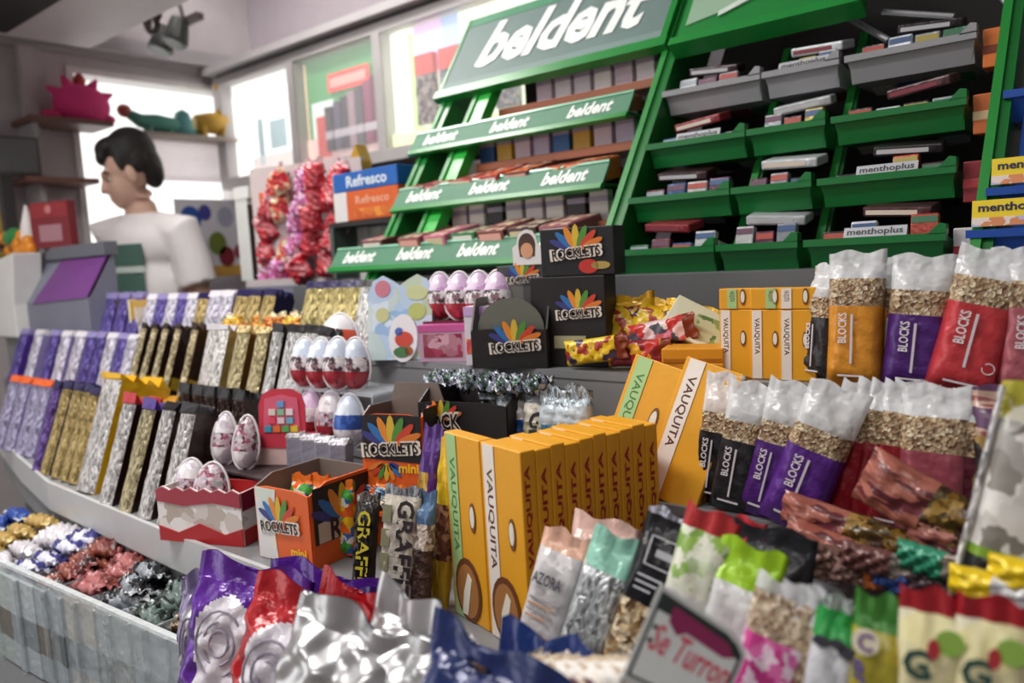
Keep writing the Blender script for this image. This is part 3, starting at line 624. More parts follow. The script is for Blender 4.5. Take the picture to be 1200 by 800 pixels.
# front tier eggs (lens shaped capsules) and egg carton
k = 0
for px, Y, dz in ((240, .745, .092), (262, .745, .092), (287, .745, .092), (222, .672, .035), (247, .670, .038)):
    t = egg(f'{ORD[k]} pink and white egg capsule at the red and white egg box', 'egg capsules at the red and white egg box', EW if k % 2 else EM, EM, EW if dz > .08 else EP, .092 if dz > .08 else .08, .044 if dz > .08 else .058); put(t, px, Y, ZA+dz, 10, 4, 30); t.location.z = ZA+dz+.004; k += 1
eb = thing('egg_carton', 'red and white printed low egg box on the counter rim', 'box')
CW = speck(['e9e3df', 'dcd2ce', 'f2eeec', 'b9a89c'], 35., .45, 0, True, name='carton_white'); CR = card('b52026')
X0, X1, HH = -.085, .085, .088
def scal(z, n=6, a=.006): return [(X1-(X1-X0)*k/(2*n), z+(a if k % 2 else 0)) for k in range(2*n+1)]
MB().prism([(X0, 0), (X1, 0)]+scal(HH), -.003, 0).build('front_panel', CW, eb)
MB().prism([(X0, 0), (X1, 0), (X1, .030), (.05, .018), (.0, .034), (-.045, .016), (X0, .026)], -.0045, -.003).build('red_wave', CR, eb)
MB().prism([(X0, HH-.020), (-.03, HH-.026), (.03, HH-.018), (X1, HH-.024)]+scal(HH-.001), -.0045, -.003).build('red_scallop', card('a83a4a'), eb)
MB().box(X1-.003, X1, 0, .072, 0, HH).build('side_panel', CW, eb); MB().box(X1, X1+.0015, 0, .072, 0, .026).build('red_side_wave', CR, eb); MB().box(X1, X1+.0015, 0, .072, HH-.03, HH).build('red_side_scallop', card('8c1a3c'), eb); MB().box(X0, X0+.003, 0, .072, 0, HH).build('side_panel', CW, eb)
MB().box(X0, X1, 0, .072, 0, .003).build('floor_panel', CW, eb); MB().box(X0, X1, .069, .072, 0, HH).build('back_panel', CR, eb)
put(eb, 238, .640, ZA+.0005, 0, 0, 20)
er = tag(MB().box(-.16, .16, 0, .07, 0, .004).box(-.16, -.156, 0, .07, -.09, 0).box(.156, .16, 0, .07, -.09, 0).build('egg_riser', card('3a2a2e')), 'dark card riser under the row of pink egg capsules', 'riser'); er.location = (Xat(284, .745, ZA+.09), .722, ZA+.0915)
# small silver-grey packs in a row behind the orange box
for k, px in enumerate((345, 362, 379, 396)):
    t = thing('mini_pack', f'{ORD[k]} small grey foil pack from the left behind the orange sweets box', 'pack', 'small grey packs behind the orange box')
    bevel(MB().box(-.016, .016, 0, .03, 0, .052).build('pack', wrap('8a8896'), t), .003); MB().hexa([(-.016, 0, .052), (.016, 0, .052), (.016, .03, .052), (-.016, .03, .052), (-.017, .012, .062), (.017, .012, .062), (.017, .016, .062), (-.017, .016, .062)]).build('end_fold', foil('cfccd4'), t)
    put(t, px, .80, ZA+.095, 6, 0, 25)
rs = tag(MB().box(-.12, .10, -.03, .08, -.004, 0).box(-.12, -.116, -.03, .08, -.095, -.004).box(.096, .10, -.03, .08, -.095, -.004).box(-.116, .096, .076, .08, -.095, -.004).build('pack_riser', card('5a5658')), 'dark card riser under the small grey foil packs', 'riser'); rs.location = (Xat(370, .80, ZA+.095), .80, ZA+.0945)
# red letter card box
kc = thing('letter_card', 'red pink scalloped card box with colourful block letters', 'box')
PK = card('c8364a'); MB().prism([(-.045, .05), (.045, .05), (.045, .105), (.038, .125), (.02, .135), (-.02, .135), (-.038, .125), (-.045, .105)], -.003, 0).build('header_card', PK, kc)
MB().prism([(-.036, .058), (.036, .058), (.032, .118), (0, .125), (-.032, .118)], -.0045, -.003).build('letter_panel', card('d8607a'), kc)
for r_, (zz, cs) in enumerate(((.108, ['6aa0d8']), (.094, ['e8d8d0', '8ac0a0', 'f0e0e8']), (.079, ['e84a6a', 'e8d0d8', '70b0c8']), (.064, ['3aa0b8', 'e8783a', '58a858', 'e0c038']))):
    for j, c in enumerate(cs):
        x = (j-(len(cs)-1)/2)*.017; MB().box(x-.0065, x+.0065, -.007, -.0045, zz-.0055, zz+.0055).build('block_letter', card(c), kc)
MB().box(-.065, .075, -.004, 0, 0, .052).build('front_panel', card('d8b8b4'), kc); MB().box(-.065, .075, -.0055, -.004, .03, .056).build('red_scallop', PK, kc); MB().box(.071, .075, 0, .07, 0, .05).build('side_panel', card('c8a8a8'), kc); MB().box(-.065, -.061, 0, .07, 0, .05).build('side_panel', card('c8a8a8'), kc); MB().box(-.065, .075, .066, .07, 0, .05).build('back_panel', PK, kc); MB().box(-.065, .075, 0, .07, 0, .003).build('floor_panel', PK, kc)
put(kc, 333, .80, ZB-.025, 6, 0, 28)
rs = tag(MB().box(-.09, .09, -.02, .08, -.004, 0).box(-.09, -.086, -.02, .08, -.093, -.004).box(.086, .09, -.02, .08, -.093, -.004).box(-.086, .086, .076, .08, -.093, -.004).build('card_riser', card('4a4648')), 'dark card riser under the red letter box', 'riser'); rs.location = kc.location+Vector((0, 0, -.001)); rs.rotation_euler = (0, 0, rad(28))
# blue egg card on the back tier
bc = thing('egg_card', 'tall pale blue card of chocolate eggs on the back tier', 'card box')
BP = speck(['a9c4e2', '8fb0d8', 'c8d8ea', 'b8c8a8', 'd8e2ee'], 26., .4, 0, True, name='blue_print')
MB().prism([(-.065, 0), (.065, 0), (.065, .125), (.055, .15), (.035, .16), (.015, .15), (0, .14), (-.015, .15), (-.035, .16), (-.055, .15), (-.065, .125)], -.003, 0).build('front_card', BP, bc)
MB().box(-.065, .065, 0, .06, 0, .10).build('box_body', card('a8bcd8'), bc)
decal(bc, disc(.016, -.035, .135, 1, 1), card('c8788a'), -.0035); decal(bc, disc(.018, .035, .09, 1, .9), card('b8c070'), -.0035); decal(bc, disc(.014, -.035, .085, 1, 1), card('c8c890'), -.0035); decal(bc, disc(.02, .035, .125, 1.1, .7), card('c9cf9a'), -.0035)
e_ = MB().prism(disc(.036, .01, .04, .8, 1.25), -.010, -.004).build('egg_cutout', card('ece8ec'), bc)
decal(e_, disc(.018, .012, .038, 1, .8), card('cc4a3a'), -.011); decal(e_, disc(.008, .002, .052, 1, 1), card('4a6ab8'), -.011); decal(e_, disc(.012, .008, .014, 1.4, .8), card('4a7a4a'), -.011); decal(e_, disc(.008, .022, .016, 1, 1), card('a85a2a'), -.011)
put(bc, 462, .985, ZC+.0005-.0, 10, 0, 24); bc.location.y = 1.0
# pink eggs and boxes
pk = thing('egg_display', 'pink and dark red cardboard egg display with a window', 'box')
MB().box(-.045, .045, 0, .06, 0, .065).build('lower_box', card('c8a0b8'), pk); MB().box(-.037, .037, -.001, 0, .008, .05).build('window', speck(['b04a62', 'd8a8b8', '8a2a40'], 50., .2, 0, True), pk); MB().box(-.046, .046, -.001, .061, .054, .066).build('pink_band', card('c85a9a'), pk); MB().box(-.05, .09, .035, .085, .066, .070).build('egg_floor', card('6a1c30'), pk); MB().box(-.05, .09, .085, .09, 0, .12).build('back_card', card('4a1424'), pk); MB().box(.045, .09, .04, .085, 0, .066).build('support', card('8a2a40'), pk)
put(pk, 520, 1.01, ZC+.0005, 0, 0, 24)
for k, (px, dz) in enumerate(((517, .072), (540, .072), (563, .072), (585, .072))):
    t = egg(f'{ORD[k]} lilac-topped chocolate egg from the left on the pink egg display', 'lilac-topped eggs on the pink display', EP, EK, ER, .085, .056); put(t, px, 1.06, ZC+dz, 4, 0, 20)
wc = thing('white_carton', 'white carton with orange sweets print between pink eggs and grey box', 'box')
MB().box(-.04, .04, 0, .05, 0, .10).build('carton', card('dcd2de'), wc); MB().box(-.038, .038, -.001, 0, .02, .045).build('sweets_print', speck(['e8d8d8', 'd8643a', 'e8a03a', 'c8405a'], 90., .4, 0), wc); MB().box(-.04, .04, -.0015, .0, .085, .10).build('lilac_band', card('c8a8d8'), wc)
put(wc, 572, 1.0, ZC+.0005, 0, 0, 18)

# ================================================================== sweets boxes with the fan print
def display_box(label, w, d, h, hf, body, inner, lower=None, dome=0., flap=0.):
    """open-topped counter box: low front panel, cut sides, back panel and flaps"""
    t = thing('display_box', label, 'box')
    tp = [(w/2, hf*.96), (w/2*.55, hf)]+([(w/2*math.cos(a)*.8, hf+dome*math.sin(a)) for a in [math.pi*k/10 for k in range(1, 10)]] if dome else [])+[(-w/2*.55, hf), (-w/2, hf*.96)]
    f = MB().prism([(-w/2, 0), (w/2, 0)]+tp, -.003, 0).build('front_panel', body, t)
    for s in (-1, 1):
        sd = MB().prism([(0, 0), (d, 0), (d, h), (d*.25, h), (0, hf*.97)], s*w/2-.0015, s*w/2+.0015, 'x').build('side_panel', body if s > 0 else inner, t)
    MB().box(-w/2, w/2, d-.003, d, 0, h).build('back_panel', inner, t); MB().box(-w/2, w/2, 0, d, 0, .003).build('floor_panel', inner, t)
    if flap: MB().prism([(-w/2, h), (w/2*.9, h), (w/2*.7, h+flap), (-w/2*.8, h+flap)], d-.003, d).build('flap', inner, t)
    if lower:
        decal(t, [(-w/2+.001, .001), (w/2-.001, .001), (w/2-.001, hf*.45), (-w/2+.001, hf*.6)], lower, -.0035, 'orange_band')
        mb = MB().prism([(.002, .001), (d-.002, .001), (d-.002, hf*.30), (.002, hf*.40)], w/2+.0015, w/2+.0025, 'x').build('orange_band', lower, t)
    return t
ORG, BK, IN = card('e0601c'), card('191416'), card('7d7068')
t = display_box('open orange and black sweets box standing on the front tier', .125, .13, .125, .115, ORG, IN, None, 0, 0)
decal(t, [(-.06, .001), (-.015, .001), (-.02, .06), (-.01, .112), (-.06, .112)], speck(['e8e0cc', 'cfdcc8', 'd8d8e0'], 30., .4, 0, True), -.0035); rocklets(t, .09, (-.005, -.0045, .055))
text('mini', t, card('f2c11d'), .035, .014, (.035, -.005, .022), bold=.03)
MB().box(.0645, .0655, .004, .128, .035, .12).build('black_side', BK, t); burst(t, .11, (.0662, .06, .062), 'right'); text('ROC', t, card('2a1a14'), .075, .035, (.0668, .07, .052), 'right', bold=.03); MB().prism([(.01, .036), (.12, .036), (.12, .07), (.06, .072), (.01, .066)], .0657, .0661, 'x').build('name_panel', card('c8b8a4'), t)
MB().box(-.0625, .0655, .0, .13, .124, .127).build('orange_top_edge', ORG, t) if False else None
put(t, 337, .665, ZA+.0005, 0, 0, 4)
for k in range(4):
    q = pouch('mini_sweet_bag', f'{ORD[k]} bright sweet bag standing in the open orange box on the front tier', 'bags in the open orange box', .05, .115, .02, [('wrapper', 0, .88, speck(['e8641c', 'f2c11d', '2f6aa8', '3f9d3a', 'e8e0d0'], 70., .3, .1)), ('end_fold', .88, 1, wrap('e8782a'))], 'sweet bag', k); q.location = t.location+Vector((-.03+.028*k, .05+.012*(k % 2), .004)); q.rotation_euler = (-rad(5), 0, rad(5))
t = display_box('tall orange and black sweets box on the middle tier', .105, .09, .135, .125, ORG, IN, None, 0, .03)
decal(t, [(-.052, .055), (.052, .05), (.052, .122), (.03, .124), (-.03, .124), (-.052, .122)], BK, -.0035); rocklets(t, .10, (0, -.0045, .070)); text('mini', t, card('f2c11d'), .035, .014, (.03, -.005, .042), bold=.03); MB().box(.053, .0545, .003, .088, .05, .133).build('black_side', BK, t)
burst(t, -.06, (-.01, -.0042, .05))
put(t, 462, .80, ZB-.035, 4, 0, 18)
rs = tag(MB().box(-.06, .06, 0, .085, -.085, -.001).build('box_plinth', card('c8521c')), 'orange plinth printed like sweets under the tall sweets box', 'plinth'); rs.location = t.location; rs.rotation_euler = (0, 0, rad(18))
for k in range(5):
    q = pouch('mini_sweet_bag', f'{ORD[k]} small sweet bag from the left lying in front of the tall orange box', 'bags in front of the tall orange box', .045, .04, .016, [('wrapper', 0, .85, speck(['e8641c', 'f2d8a0', '2f5a88', '1a1a20', '8ab0c8'], 110., .25, .2)), ('end_fold', .85, 1, wrap('e8883a'))], 'sweet bag', 20+k, .1, .002); put(q, 408+20*k, .775, ZB-.055, 20, rnd.uniform(-15, 15), 15)
rs = tag(MB().box(-.11, .09, -.012, .02, -.006, 0).box(-.11, -.106, -.012, .02, -.064, -.006).box(.086, .09, -.012, .02, -.064, -.006).build('bag_ledge', ORG), 'orange card ledge under the small sweet bags', 'ledge'); rs.location = (Xat(448, .775, ZB-.055), .78, ZB-.0555); rs.rotation_euler = (0, 0, rad(12))
t = display_box('black sweets box behind the yellow bars on the middle tier', .16, .12, .115, .10, BK, card('3a3436')); rocklets(t, .07, (-.035, -.004, .066), s='ROCK'); put(t, 545, .885, ZB+.0005, 0, 0, 12)
for k, (px, c, b2) in enumerate(((582, 'd8d23a', '1a1618'), (606, '2a5aa8', 'c8ccd0'), (632, 'b8b49c', 'e8e4d8'), (655, '2f6a88', 'c8d4dc'), (676, '24607c', 'c8d4dc'))):
    q = pouch('foil_bag', f'{ORD[k]} foil sweet bag from the left behind the yellow toffee bars', 'foil bags behind the toffee bars', .062, .125, .022, [('wrapper', 0, .55, wrap(c)), ('printed_band', .55, .78, wrap(b2)), ('end_fold', .78, 1, foil('b8c4cc'))], 'sweet bag', k, .14, .0025); put(q, px, .93, ZB+.0005, 8, rnd.uniform(-4, 4), 15)
    if k in (0, 2): text('GR', q, card('e8e04a' if k == 0 else '2a2a2a'), .05, .03, (0, -.0125, .06), turn=rad(-90), bold=.03)
# back tier
t = display_box('dark open sweets box with a grey arched header on the back tier', .13, .10, .115, .065, BK, card('6e6c66'), None, .0, .02)
MB().prism([(-.058, .05), (.058, .05)]+[(.058*math.cos(a), .062+.052*math.sin(a)) for a in [math.pi*k/14 for k in range(15)]], .012, .015).build('arched_header', card('6a6c62'), t)
rocklets(t, .085, (.012, -.004, .035)); put(t, 598, .985, ZC+.0005, 0, 0, 20)
for k in range(9):
    q = pouch('black_foil_sweet', f'{ORD[k]} black foil sweet from the left below the arched sweets box', 'black foil sweets at the arched box', .035, .045, .02, [('wrapper', 0, .85, speck(['1a181c', '6a7080', 'b8bcc4', '3a5a4a'], 120., .2, .3, False, .3)), ('twist_end', .85, 1, foil('9a9ca4'))], 'sweet', k, .12, .003)
    put(q, 530+13*k, .965, ZC-.02, 70, 0, rnd.uniform(-40, 40)); q.location.z = ZB+.118; q.location.y = .905+.01*(k % 3)
t = carton('sweets_carton', 'large black sweets carton standing beside the arched box on the back tier', None, .13, .05, .145, BK); rocklets(t, .075, (.02, -.0012, .085)); decal(t, [(-.025, .03), (.03, .03), (.03, .05), (-.025, .05)], card('a8a480'), -.0008); put(t, 668, 1.03, ZC+.0005, 0, 0, 12)
t2 = carton('sweets_carton', 'grey side-turned sweets carton behind the arched box', None, .10, .05, .165, card('4a4a4a')); rocklets(t2, .06, (.0, -.0012, .14)); put(t2, 618, 1.075, ZC+.0005, 0, 0, 15)
t3 = carton('sweets_carton', 'black sweets carton lying on top of the large black carton', None, .125, .05, .075, card('151218')); rocklets(t3, .085, (.0, -.0012, .035)); decal(t3, disc(.014, .02, .014, 1.2, .8), card('c03028'), -.0008); decal(t3, disc(.01, .04, .015, 1.6, .6), card('b09a50'), -.0008)
t3.location = t.location+Vector((.02, .004, .1455)); t3.rotation_euler = (0, rad(0), rad(12))
pc = thing('picture_card', 'white arched card with a small portrait picture above the sweets cartons', 'card')
MB().prism([(-.028, 0), (.028, 0), (.028, .03)]+[(.02*math.cos(a), .036+.024*math.sin(a)) for a in [math.pi*k/8 for k in range(9)]]+[(-.028, .03)], 0, .002).build('card', card('e8e4e2'), pc)
MB().prism([(-.014, .014), (.014, .014)]+[(.016*math.cos(a), .034+.02*math.sin(a)) for a in [math.pi*k/8 for k in range(9)]], -.0008, 0).build('hair_print', card('4a3226'), pc); MB().prism(disc(.012, 0, .024, 1, 1.1), -.0014, -.0006).build('face_print', card('d8a07a'), pc)
pc.location = t2.location+Vector((.012, .0, .1655)); pc.rotation_euler = (0, 0, rad(12))
# yellow bags and boxes on the back tier
YB = speck(['e8c21a', 'd8b41a', 'f0d040', 'a83a2a', '4a3a58', 'e8c21a'], 75., .3, .15, name='yellow_print')
for k, (px, lean, sd, dz, w, h) in enumerate(((738, 20, -6, 0, .09, .115), (762, 24, 8, 0, .10, .11), (790, 26, 15, .0, .09, .105))):
    q = pouch('yellow_sweet_bag', f'{ORD[k]} yellow sweet bag with red and blue print beside the black carton', 'yellow sweet bags on the back tier', w, h, .03, [('wrapper', 0, .82, YB), ('end_fold', .82, 1, wrap('e8b41a'))], 'sweet bag', k, .1, .002); put(q, px, 1.07, ZC+.0005, lean, sd, 15)
q = carton('green_white_box', 'pale green and white card box leaning over the yellow bags', None, .10, .02, .06, speck(['d8d8b8', 'c8ccaa', 'e4e4cc'], 20., .5, 0, True)); decal(q, [(-.03, .01), (.045, .01), (.03, .05), (-.01, .045)], speck(['5a7a3a', '8aa05a', 'c8c8a0'], 60., .5, 0), -.0008); q.location = (Xat(808, 1.05, ZC+.07), 1.05, ZC+.045); q.rotation_euler = (-rad(35), rad(28), rad(15))
for k in range(2):
    q = carton('flat_yellow_box', f'{("lower", "upper")[k]} flat orange-yellow box lying beside the upright toffee boxes', 'flat yellow boxes', .085, .06, .020, card('e39a1c')); q.location = (Xat(806, .985, ZC), 1.0, ZC+.0005+.0205*k); q.rotation_euler = (0, 0, rad(14+5*k)); MB().box(-.04, .04, -.0008, 0, .003, .006).build('print_line', card('b8741a'), q)
for k, (px, Y, dz, sd) in enumerate(((660, .965, .0, 82), (700, .96, .0, 86), (720, .97, .022, 78))):
    q = pouch('red_sweet_bag', f'{ORD[k]} narrow {("yellow", "red and yellow", "pink and red")[k]} packet lying at the back tier edge', 'packets lying at the back tier edge', .04, .11, .022, [('wrapper', 0, .85, (YB, speck(['c8342c', 'e8a81c', '8a2430'], 50., .3, .2), speck(['e87a8a', 'c8342c', '5a5a68', 'f0d0d0'], 50., .3, .2))[k]), ('end_fold', .85, 1, wrap('8a3a20'))], 'packet', k); q.location = (Xat(px, 1.0, ZC), 1.01+.02*k, ZC+.024+dz); q.rotation_euler = (rad(8), rad(sd), rad(10))

# ================================================================== toffee bars in yellow boxes
TY, TO = card('e8a41c'), card('dc8a18'); TS = card('efe6dc'); TG = card('a9cc8a'); TRD = card('a01c1c'); TK = card('5a2a1a')
def toffee(label, group, w, d, h, strip=TS, word='VAUQUITA', cup=False, spine=None, strip_x=-.28, wc=None):
    """upright yellow toffee bar box: front with pale strip and name, printed spine on the right"""
    t = carton('toffee_bar', label, group, w, d, h, TY, 'toffee bar')
    sx = strip_x*w
    decal(t, [(sx-w*.14, .001), (sx+w*.14, .001), (sx+w*.14, h-.001), (sx-w*.14, h-.001)], strip, -.0006, 'pale_strip')
    text(word, t, wc or TK, h*.52, w*.17, (sx, -.0012, h*.62), turn=rad(-90), bold=.02)
    decal(t, disc(w*.12, w*.22, h*.58, .7, 2.0), card('7a4a22'), -.0006); decal(t, disc(w*.085, w*.22, h*.585, .7, 2.0), card('ece4d4'), -.0012)
    if cup:
        decal(t, disc(w*.36, -w*.02, h*.17, 1, 1.45), card('6a3a1c'), -.0010); decal(t, disc(w*.30, -w*.02, h*.165, 1, 1.45), card('a8703a'), -.0014); decal(t, [(-w*.2, h*.03), (-w*.05, h*.03), (w*.12, h*.24), (w*.02, h*.27), (-w*.12, h*.16)], card('ece6d4'), -.0020)
    if spine:
        text('VAUQUITA', t, TRD if spine == 'red' else TK, h*(.62 if spine == 'red' else .34), d*(.42 if spine == 'red' else .6), (w/2+.0006, d*.5, h*(.60 if spine == 'red' else .22)), 'right', turn=rad(90), bold=.03)
        if spine != 'red': text('VAUQUITA', t, TRD, h*.5, d*.42, (w/2+.0006, d*.4, h*.68), 'right', turn=rad(90), bold=.03)
    return t
A_W, A_D, A_H = .078, .0205, .232
base = Vector((Xat(598, .655, ZA), .655, ZA)); ang = rad(-14); cs, sn = math.cos(ang), math.sin(ang)
def slot(i, j): return base+Vector((cs*(i*.080)-sn*(j*.0212), sn*(i*.080)+cs*(j*.0212), .0005))
t = toffee('front yellow toffee bar with a white name strip and cup picture', 'yellow toffee bars', A_W, A_D, A_H, TS, cup=True, spine='dark'); t.location = slot(0, 0); t.rotation_euler = (0, 0, ang)
t = toffee('front yellow toffee bar with a pale green strip left of the cup picture', 'yellow toffee bars', A_W, A_D, A_H, TG, cup=True, wc=card('4a7a3a')); t.location = slot(-1, 0); t.rotation_euler = (0, 0, ang)
for j in range(1, 10):
    t = toffee(f'{ORD[j-1]} yellow toffee bar behind the white-strip one, red name on spine', 'yellow toffee bars', A_W, A_D, A_H*(.985+.015*((j*7) % 3)/2), spine='red'); t.location = slot(0, j); t.rotation_euler = (0, 0, ang)
    if j != 4:
        for c in t.children:
            if c.name.startswith('lettering') and c.matrix_local.translation.x > A_W/2: c.data = cached(('red', 1), lambda: (lambda m: (m.materials.clear(), m.materials.append(TRD), m)[2])(c.data.copy()))
for k, px in enumerate((712, 772)):
    t = toffee(f'{("left", "right")[k]} leaning yellow toffee box with {("a pale green", "a white")[k]} strip on the middle tier', 'leaning toffee boxes', .082, .06 if k else .03, .185, TG if k == 0 else TS, wc=card('4a7a3a') if k == 0 else None); put(t, px+8, .875, ZB+.0005, 18, 14, -4)
    if k:
        MB().box(.0412, .0418, .004, .056, .004, .18).build('brown_spine_print', speck(['c88a24', 'a86a1c', '7a4a1a'], 60., .5, 0, True, stretch=(1, 1, .3)), t)
for k, px in enumerate((866, 903, 938)):
    t = toffee(f'{ORD[k]} upright toffee box from the left on the back tier', 'upright toffee boxes on the back tier', .046, .03, .093, strip_x=-.30); put(t, px-3, 1.02, ZC+.0005, 2, 0, 6)
    q = toffee(f'{ORD[k]} short toffee box from the left stacked on the upright toffee boxes', 'short toffee boxes on top', .046, .03, .028, (TG, TG, TS)[k], strip_x=(-.1, .1, -.30)[k]); q.location = t.location+Vector((0, .003, .0935)); q.rotation_euler = t.rotation_euler
    q2 = toffee(f'{ORD[k]} toffee box in the second row behind the upright toffee boxes', 'second row toffee boxes', .046, .03, .10); q2.location = t.location+Vector((.004, .034, 0)); q2.rotation_euler = t.rotation_euler

# ================================================================== granola block bars
CLR = lambda: film('eef0f2', .62)
def block(label, group, c, w=.058, h=.16, d=.032, a=.60, b_=.78, seed=0, words=True, mark=False):
    t = pouch('granola_bar', label, group, w, h, d, [('printed_wrapper', 0, a, wrap(c)), ('granola_window', a, b_, GRANOLA()), ('clear_end', b_, 1, CLR())], 'granola bar', seed, .10, .0012)
    if words:
        text('BLOCKS', t, card('e9e2e6'), h*.22, w*.15, (-w*.18, -d/2-.0028, h*(a-.16)), turn=rad(90), bold=.02)
        MB().box(-w*.04, w*.0, -d/2-.0028, -d/2-.0020, h*(a-.42), h*(a-.06)).build('small_print', card('d8cfd6'), t)
    MB().box(-w*.25, w*.2, -d/2-.0006, -d/2+.001, h*.085, h*.098).build('weight_print', card('d8cfd6'), t)
    if mark:
        MB().tube([(w*.30+.006*math.cos(x), -d/2-.0002, h*.22+.006*math.sin(x)) for x in [k*math.pi/6 for k in range(13)]], .0007, 5, cap=False).build('round_mark', card('e8d0d0'), t)
    return t
for k, (px, c, nm, Y, sd, h, a, b_, rz, w) in enumerate(((962, '2b2a2e', 'narrow black granola bar in the back row', 1.03, 1, .15, .55, .72, -25, .045), (1001, 'd8902c', 'orange granola bar facing front in the back row', 1.0, 1, .165, .60, .80, 6, .066), (1036, 'c88428', 'orange granola bar half hidden in the back row', 1.03, 3, .158, .58, .74, 18, .06),
     (1068, '4c2272', 'purple granola bar in the back row', 1.0, 5, .158, .56, .74, 8, .068), (1122, 'c23a40', 'bright red granola bar leaning right in the back row', .99, 13, .165, .62, .80, 8, .072), (1160, 'a3242c', 'dark red granola bar behind the bright red one', 1.03, 11, .16, .60, .78, 14, .06), (1184, '8a1e28', 'dark red granola bar at the right edge of the back row', 1.03, 8, .155, .60, .78, 14, .06), (1202, 'b0606a', 'pink granola bar cut by the right edge', 1.0, 4, .16, .60, .78, 10, .06))):
    put(block(nm, 'granola bars in the back row', c, w, h, .034, a, b_, k, True, k in (4, 5)), px, Y, ZC+.0005, 5, sd, rz)
for k, (px, c, nm, Y, sd, h, rz, w) in enumerate(((832, '201f22', 'narrow black granola bar beside the leaning toffee boxes', .90, 6, .165, 4, .05), (856, '26262a', 'broad black granola bar in the middle row', .88, 9, .16, 6, .056), (890, '512478', 'purple granola bar next to the black ones in the middle row', .88, 13, .165, 6, .055), (921, '5a2a86', 'bright purple granola bar in front of the red ones', .865, 20, .17, 8, .068),
     (965, '951a24', 'first red granola bar from the left in the middle row', .90, 15, .165, 10, .045), (990, '9c1c28', 'second red granola bar from the left in the middle row', .90, 13, .165, 14, .045), (1012, '8e1822', 'third red granola bar from the left in the middle row', .90, 11, .165, 14, .045), (1034, '8a1620', 'fourth red granola bar from the left in the middle row', .90, 9, .165, 14, .045), (1056, '841820', 'fifth red granola bar from the left in the middle row', .91, 6, .165, 14, .045),
     (1090, '9c4a58', 'broad dusty pink granola bar in the middle row', .89, 2, .165, 6, .07), (1122, '6a2a38', 'first dark plum granola bar right of the dusty pink one', .90, 2, .16, 14, .045), (1140, '5a2230', 'second dark plum granola bar right of the dusty pink one', .90, 2, .16, 14, .045))):
    put(block(nm, 'granola bars in the middle row', c, w, h, .032, .55 if k < 4 else .58, .70 if k < 4 else .80, 20+k, k < 4), px, Y, ZB+.0005, 8, sd, rz)
# packs right of the plum bars
t = pouch('snack_pouch', 'brown striped snack pouch right of the plum granola bars', None, .07, .165, .03, [('wrapper', 0, .7, speck(['6a4a20', '3a2a1c', '9a7a3a', '2a2024'], 60., .3, .2)), ('striped_top', .7, 1, speck(['8a4a48', '5a3a5a', 'b89a8a'], 60., .3, .1, stretch=(.3, .3, 2)))], 'snack pouch', 3); put(t, 1172, .90, ZB+.0005, 6, 3, 6)
t = pouch('white_pouch', 'white and black patterned pouch leaning at the right edge', None, .10, .20, .03, [('dark_label', 0, .30, wrap('16181c')), ('green_band', .30, .34, wrap('7aa02a')), ('patterned_wrapper', .34, .85, speck(['c8c4be', '8a8680', 'e4e2de', '5a564e'], 45., .3, .2, True)), ('yellow_end', .85, 1, speck(['c8c03a', 'e4e2de', 'b0a83a'], 40., .3, .1, True))], 'pouch', 5); put_top(t, 1262, 462, .74, .20, 10, 12, 10)
MB().tube([(-.049, -.004, .005), (-.049, -.004, .195)], .0025, 6).build('sealed_edge', foil('e6e6e8'), t)
# brown crisp-bars lying across the front of the middle tier
BRW = speck(['8a4a3e', '6a3038', 'a8685a', '5a2a30'], 70., .25, .3, True, stretch=(2.5, .5, .5), name='brown_wrapper'); BRG = speck(['7a5a24', '4a3a1a', '9a7a3a', '3a2418'], 110., .25, .3, name='bar_window')
def lying(label, p, L, w, d, rz, tilt, mats, seed, group=None, roll=0):
    t = thing('wrapped_bar', label, 'snack bar', group)
    for nm, a, b_, m in mats: link(nm, pouch_mesh(w, L, d, a, b_, m, seed, .0022, .10, True), t)
    t.rotation_euler = Euler((0, rad(90-tilt), rad(rz)), 'XYZ'); t.location = p; return t
for k, (px, py, Y, L, w, rz, tl, nm) in enumerate(((1012, 552, .80, .145, .06, -6, -24, 'top reddish brown wrapped bar slanting in front of the red granola bars'), (917, 592, .80, .155, .036, -4, -9, 'long brown wrapped bar lying below the red granola bars'), (922, 622, .78, .15, .036, -5, -10, 'second brown wrapped bar lying below the first'), (1065, 615, .79, .13, .03, 0, -12, 'greyish wrapped bar lying right of the brown ones'))):
    lying(nm, at(px, py, Y=Y), L, w, .03, rz, tl, [('left_end', 0, .45, BRW), ('window', .45, .86, BRG), ('right_end', .86, 1, wrap('5a4a52'))], k, 'wrapped bars lying in front of the granola')
for k, (px, py, c) in enumerate(((1068, 640, '2f8a6a'), (1035, 658, '3a5aa8'), (1025, 668, 'd87a3a'), (960, 640, '7a5a50'), (985, 655, '8a6a62'), (945, 655, '9a7a6a'), (1000, 640, '6a4440'), (1052, 672, '4a6aa8'), (1075, 668, '4a3a40'), (1110, 650, '5a4044'))):
    lying(f'{("teal", "blue", "orange", "brown", "light brown", "tan", "dark brown", "pale blue", "charcoal", "plum")[k]} wrapped sweet in the heap behind the front cereal bars', at(px-14, py+6, Y=.74), .06, .026, .02, rnd.uniform(-30, 30), rnd.uniform(-15, 10), [('wrapper', 0, .8, wrap(c)), ('end_fold', .8, 1, foil('b8a8a0'))], 40+k, 'sweets heaped behind the front bars')
hs = tag(MB().box(-.40, .02, -.06, .06, -.012, 0).box(-.40, -.39, -.06, .06, -.10, -.012).box(.01, .02, -.06, .06, -.10, -.012).build('heap_shelf', GREYD), 'grey step under the lying wrapped bars', 'shelf'); hs.location = (-.10, .80, .857)
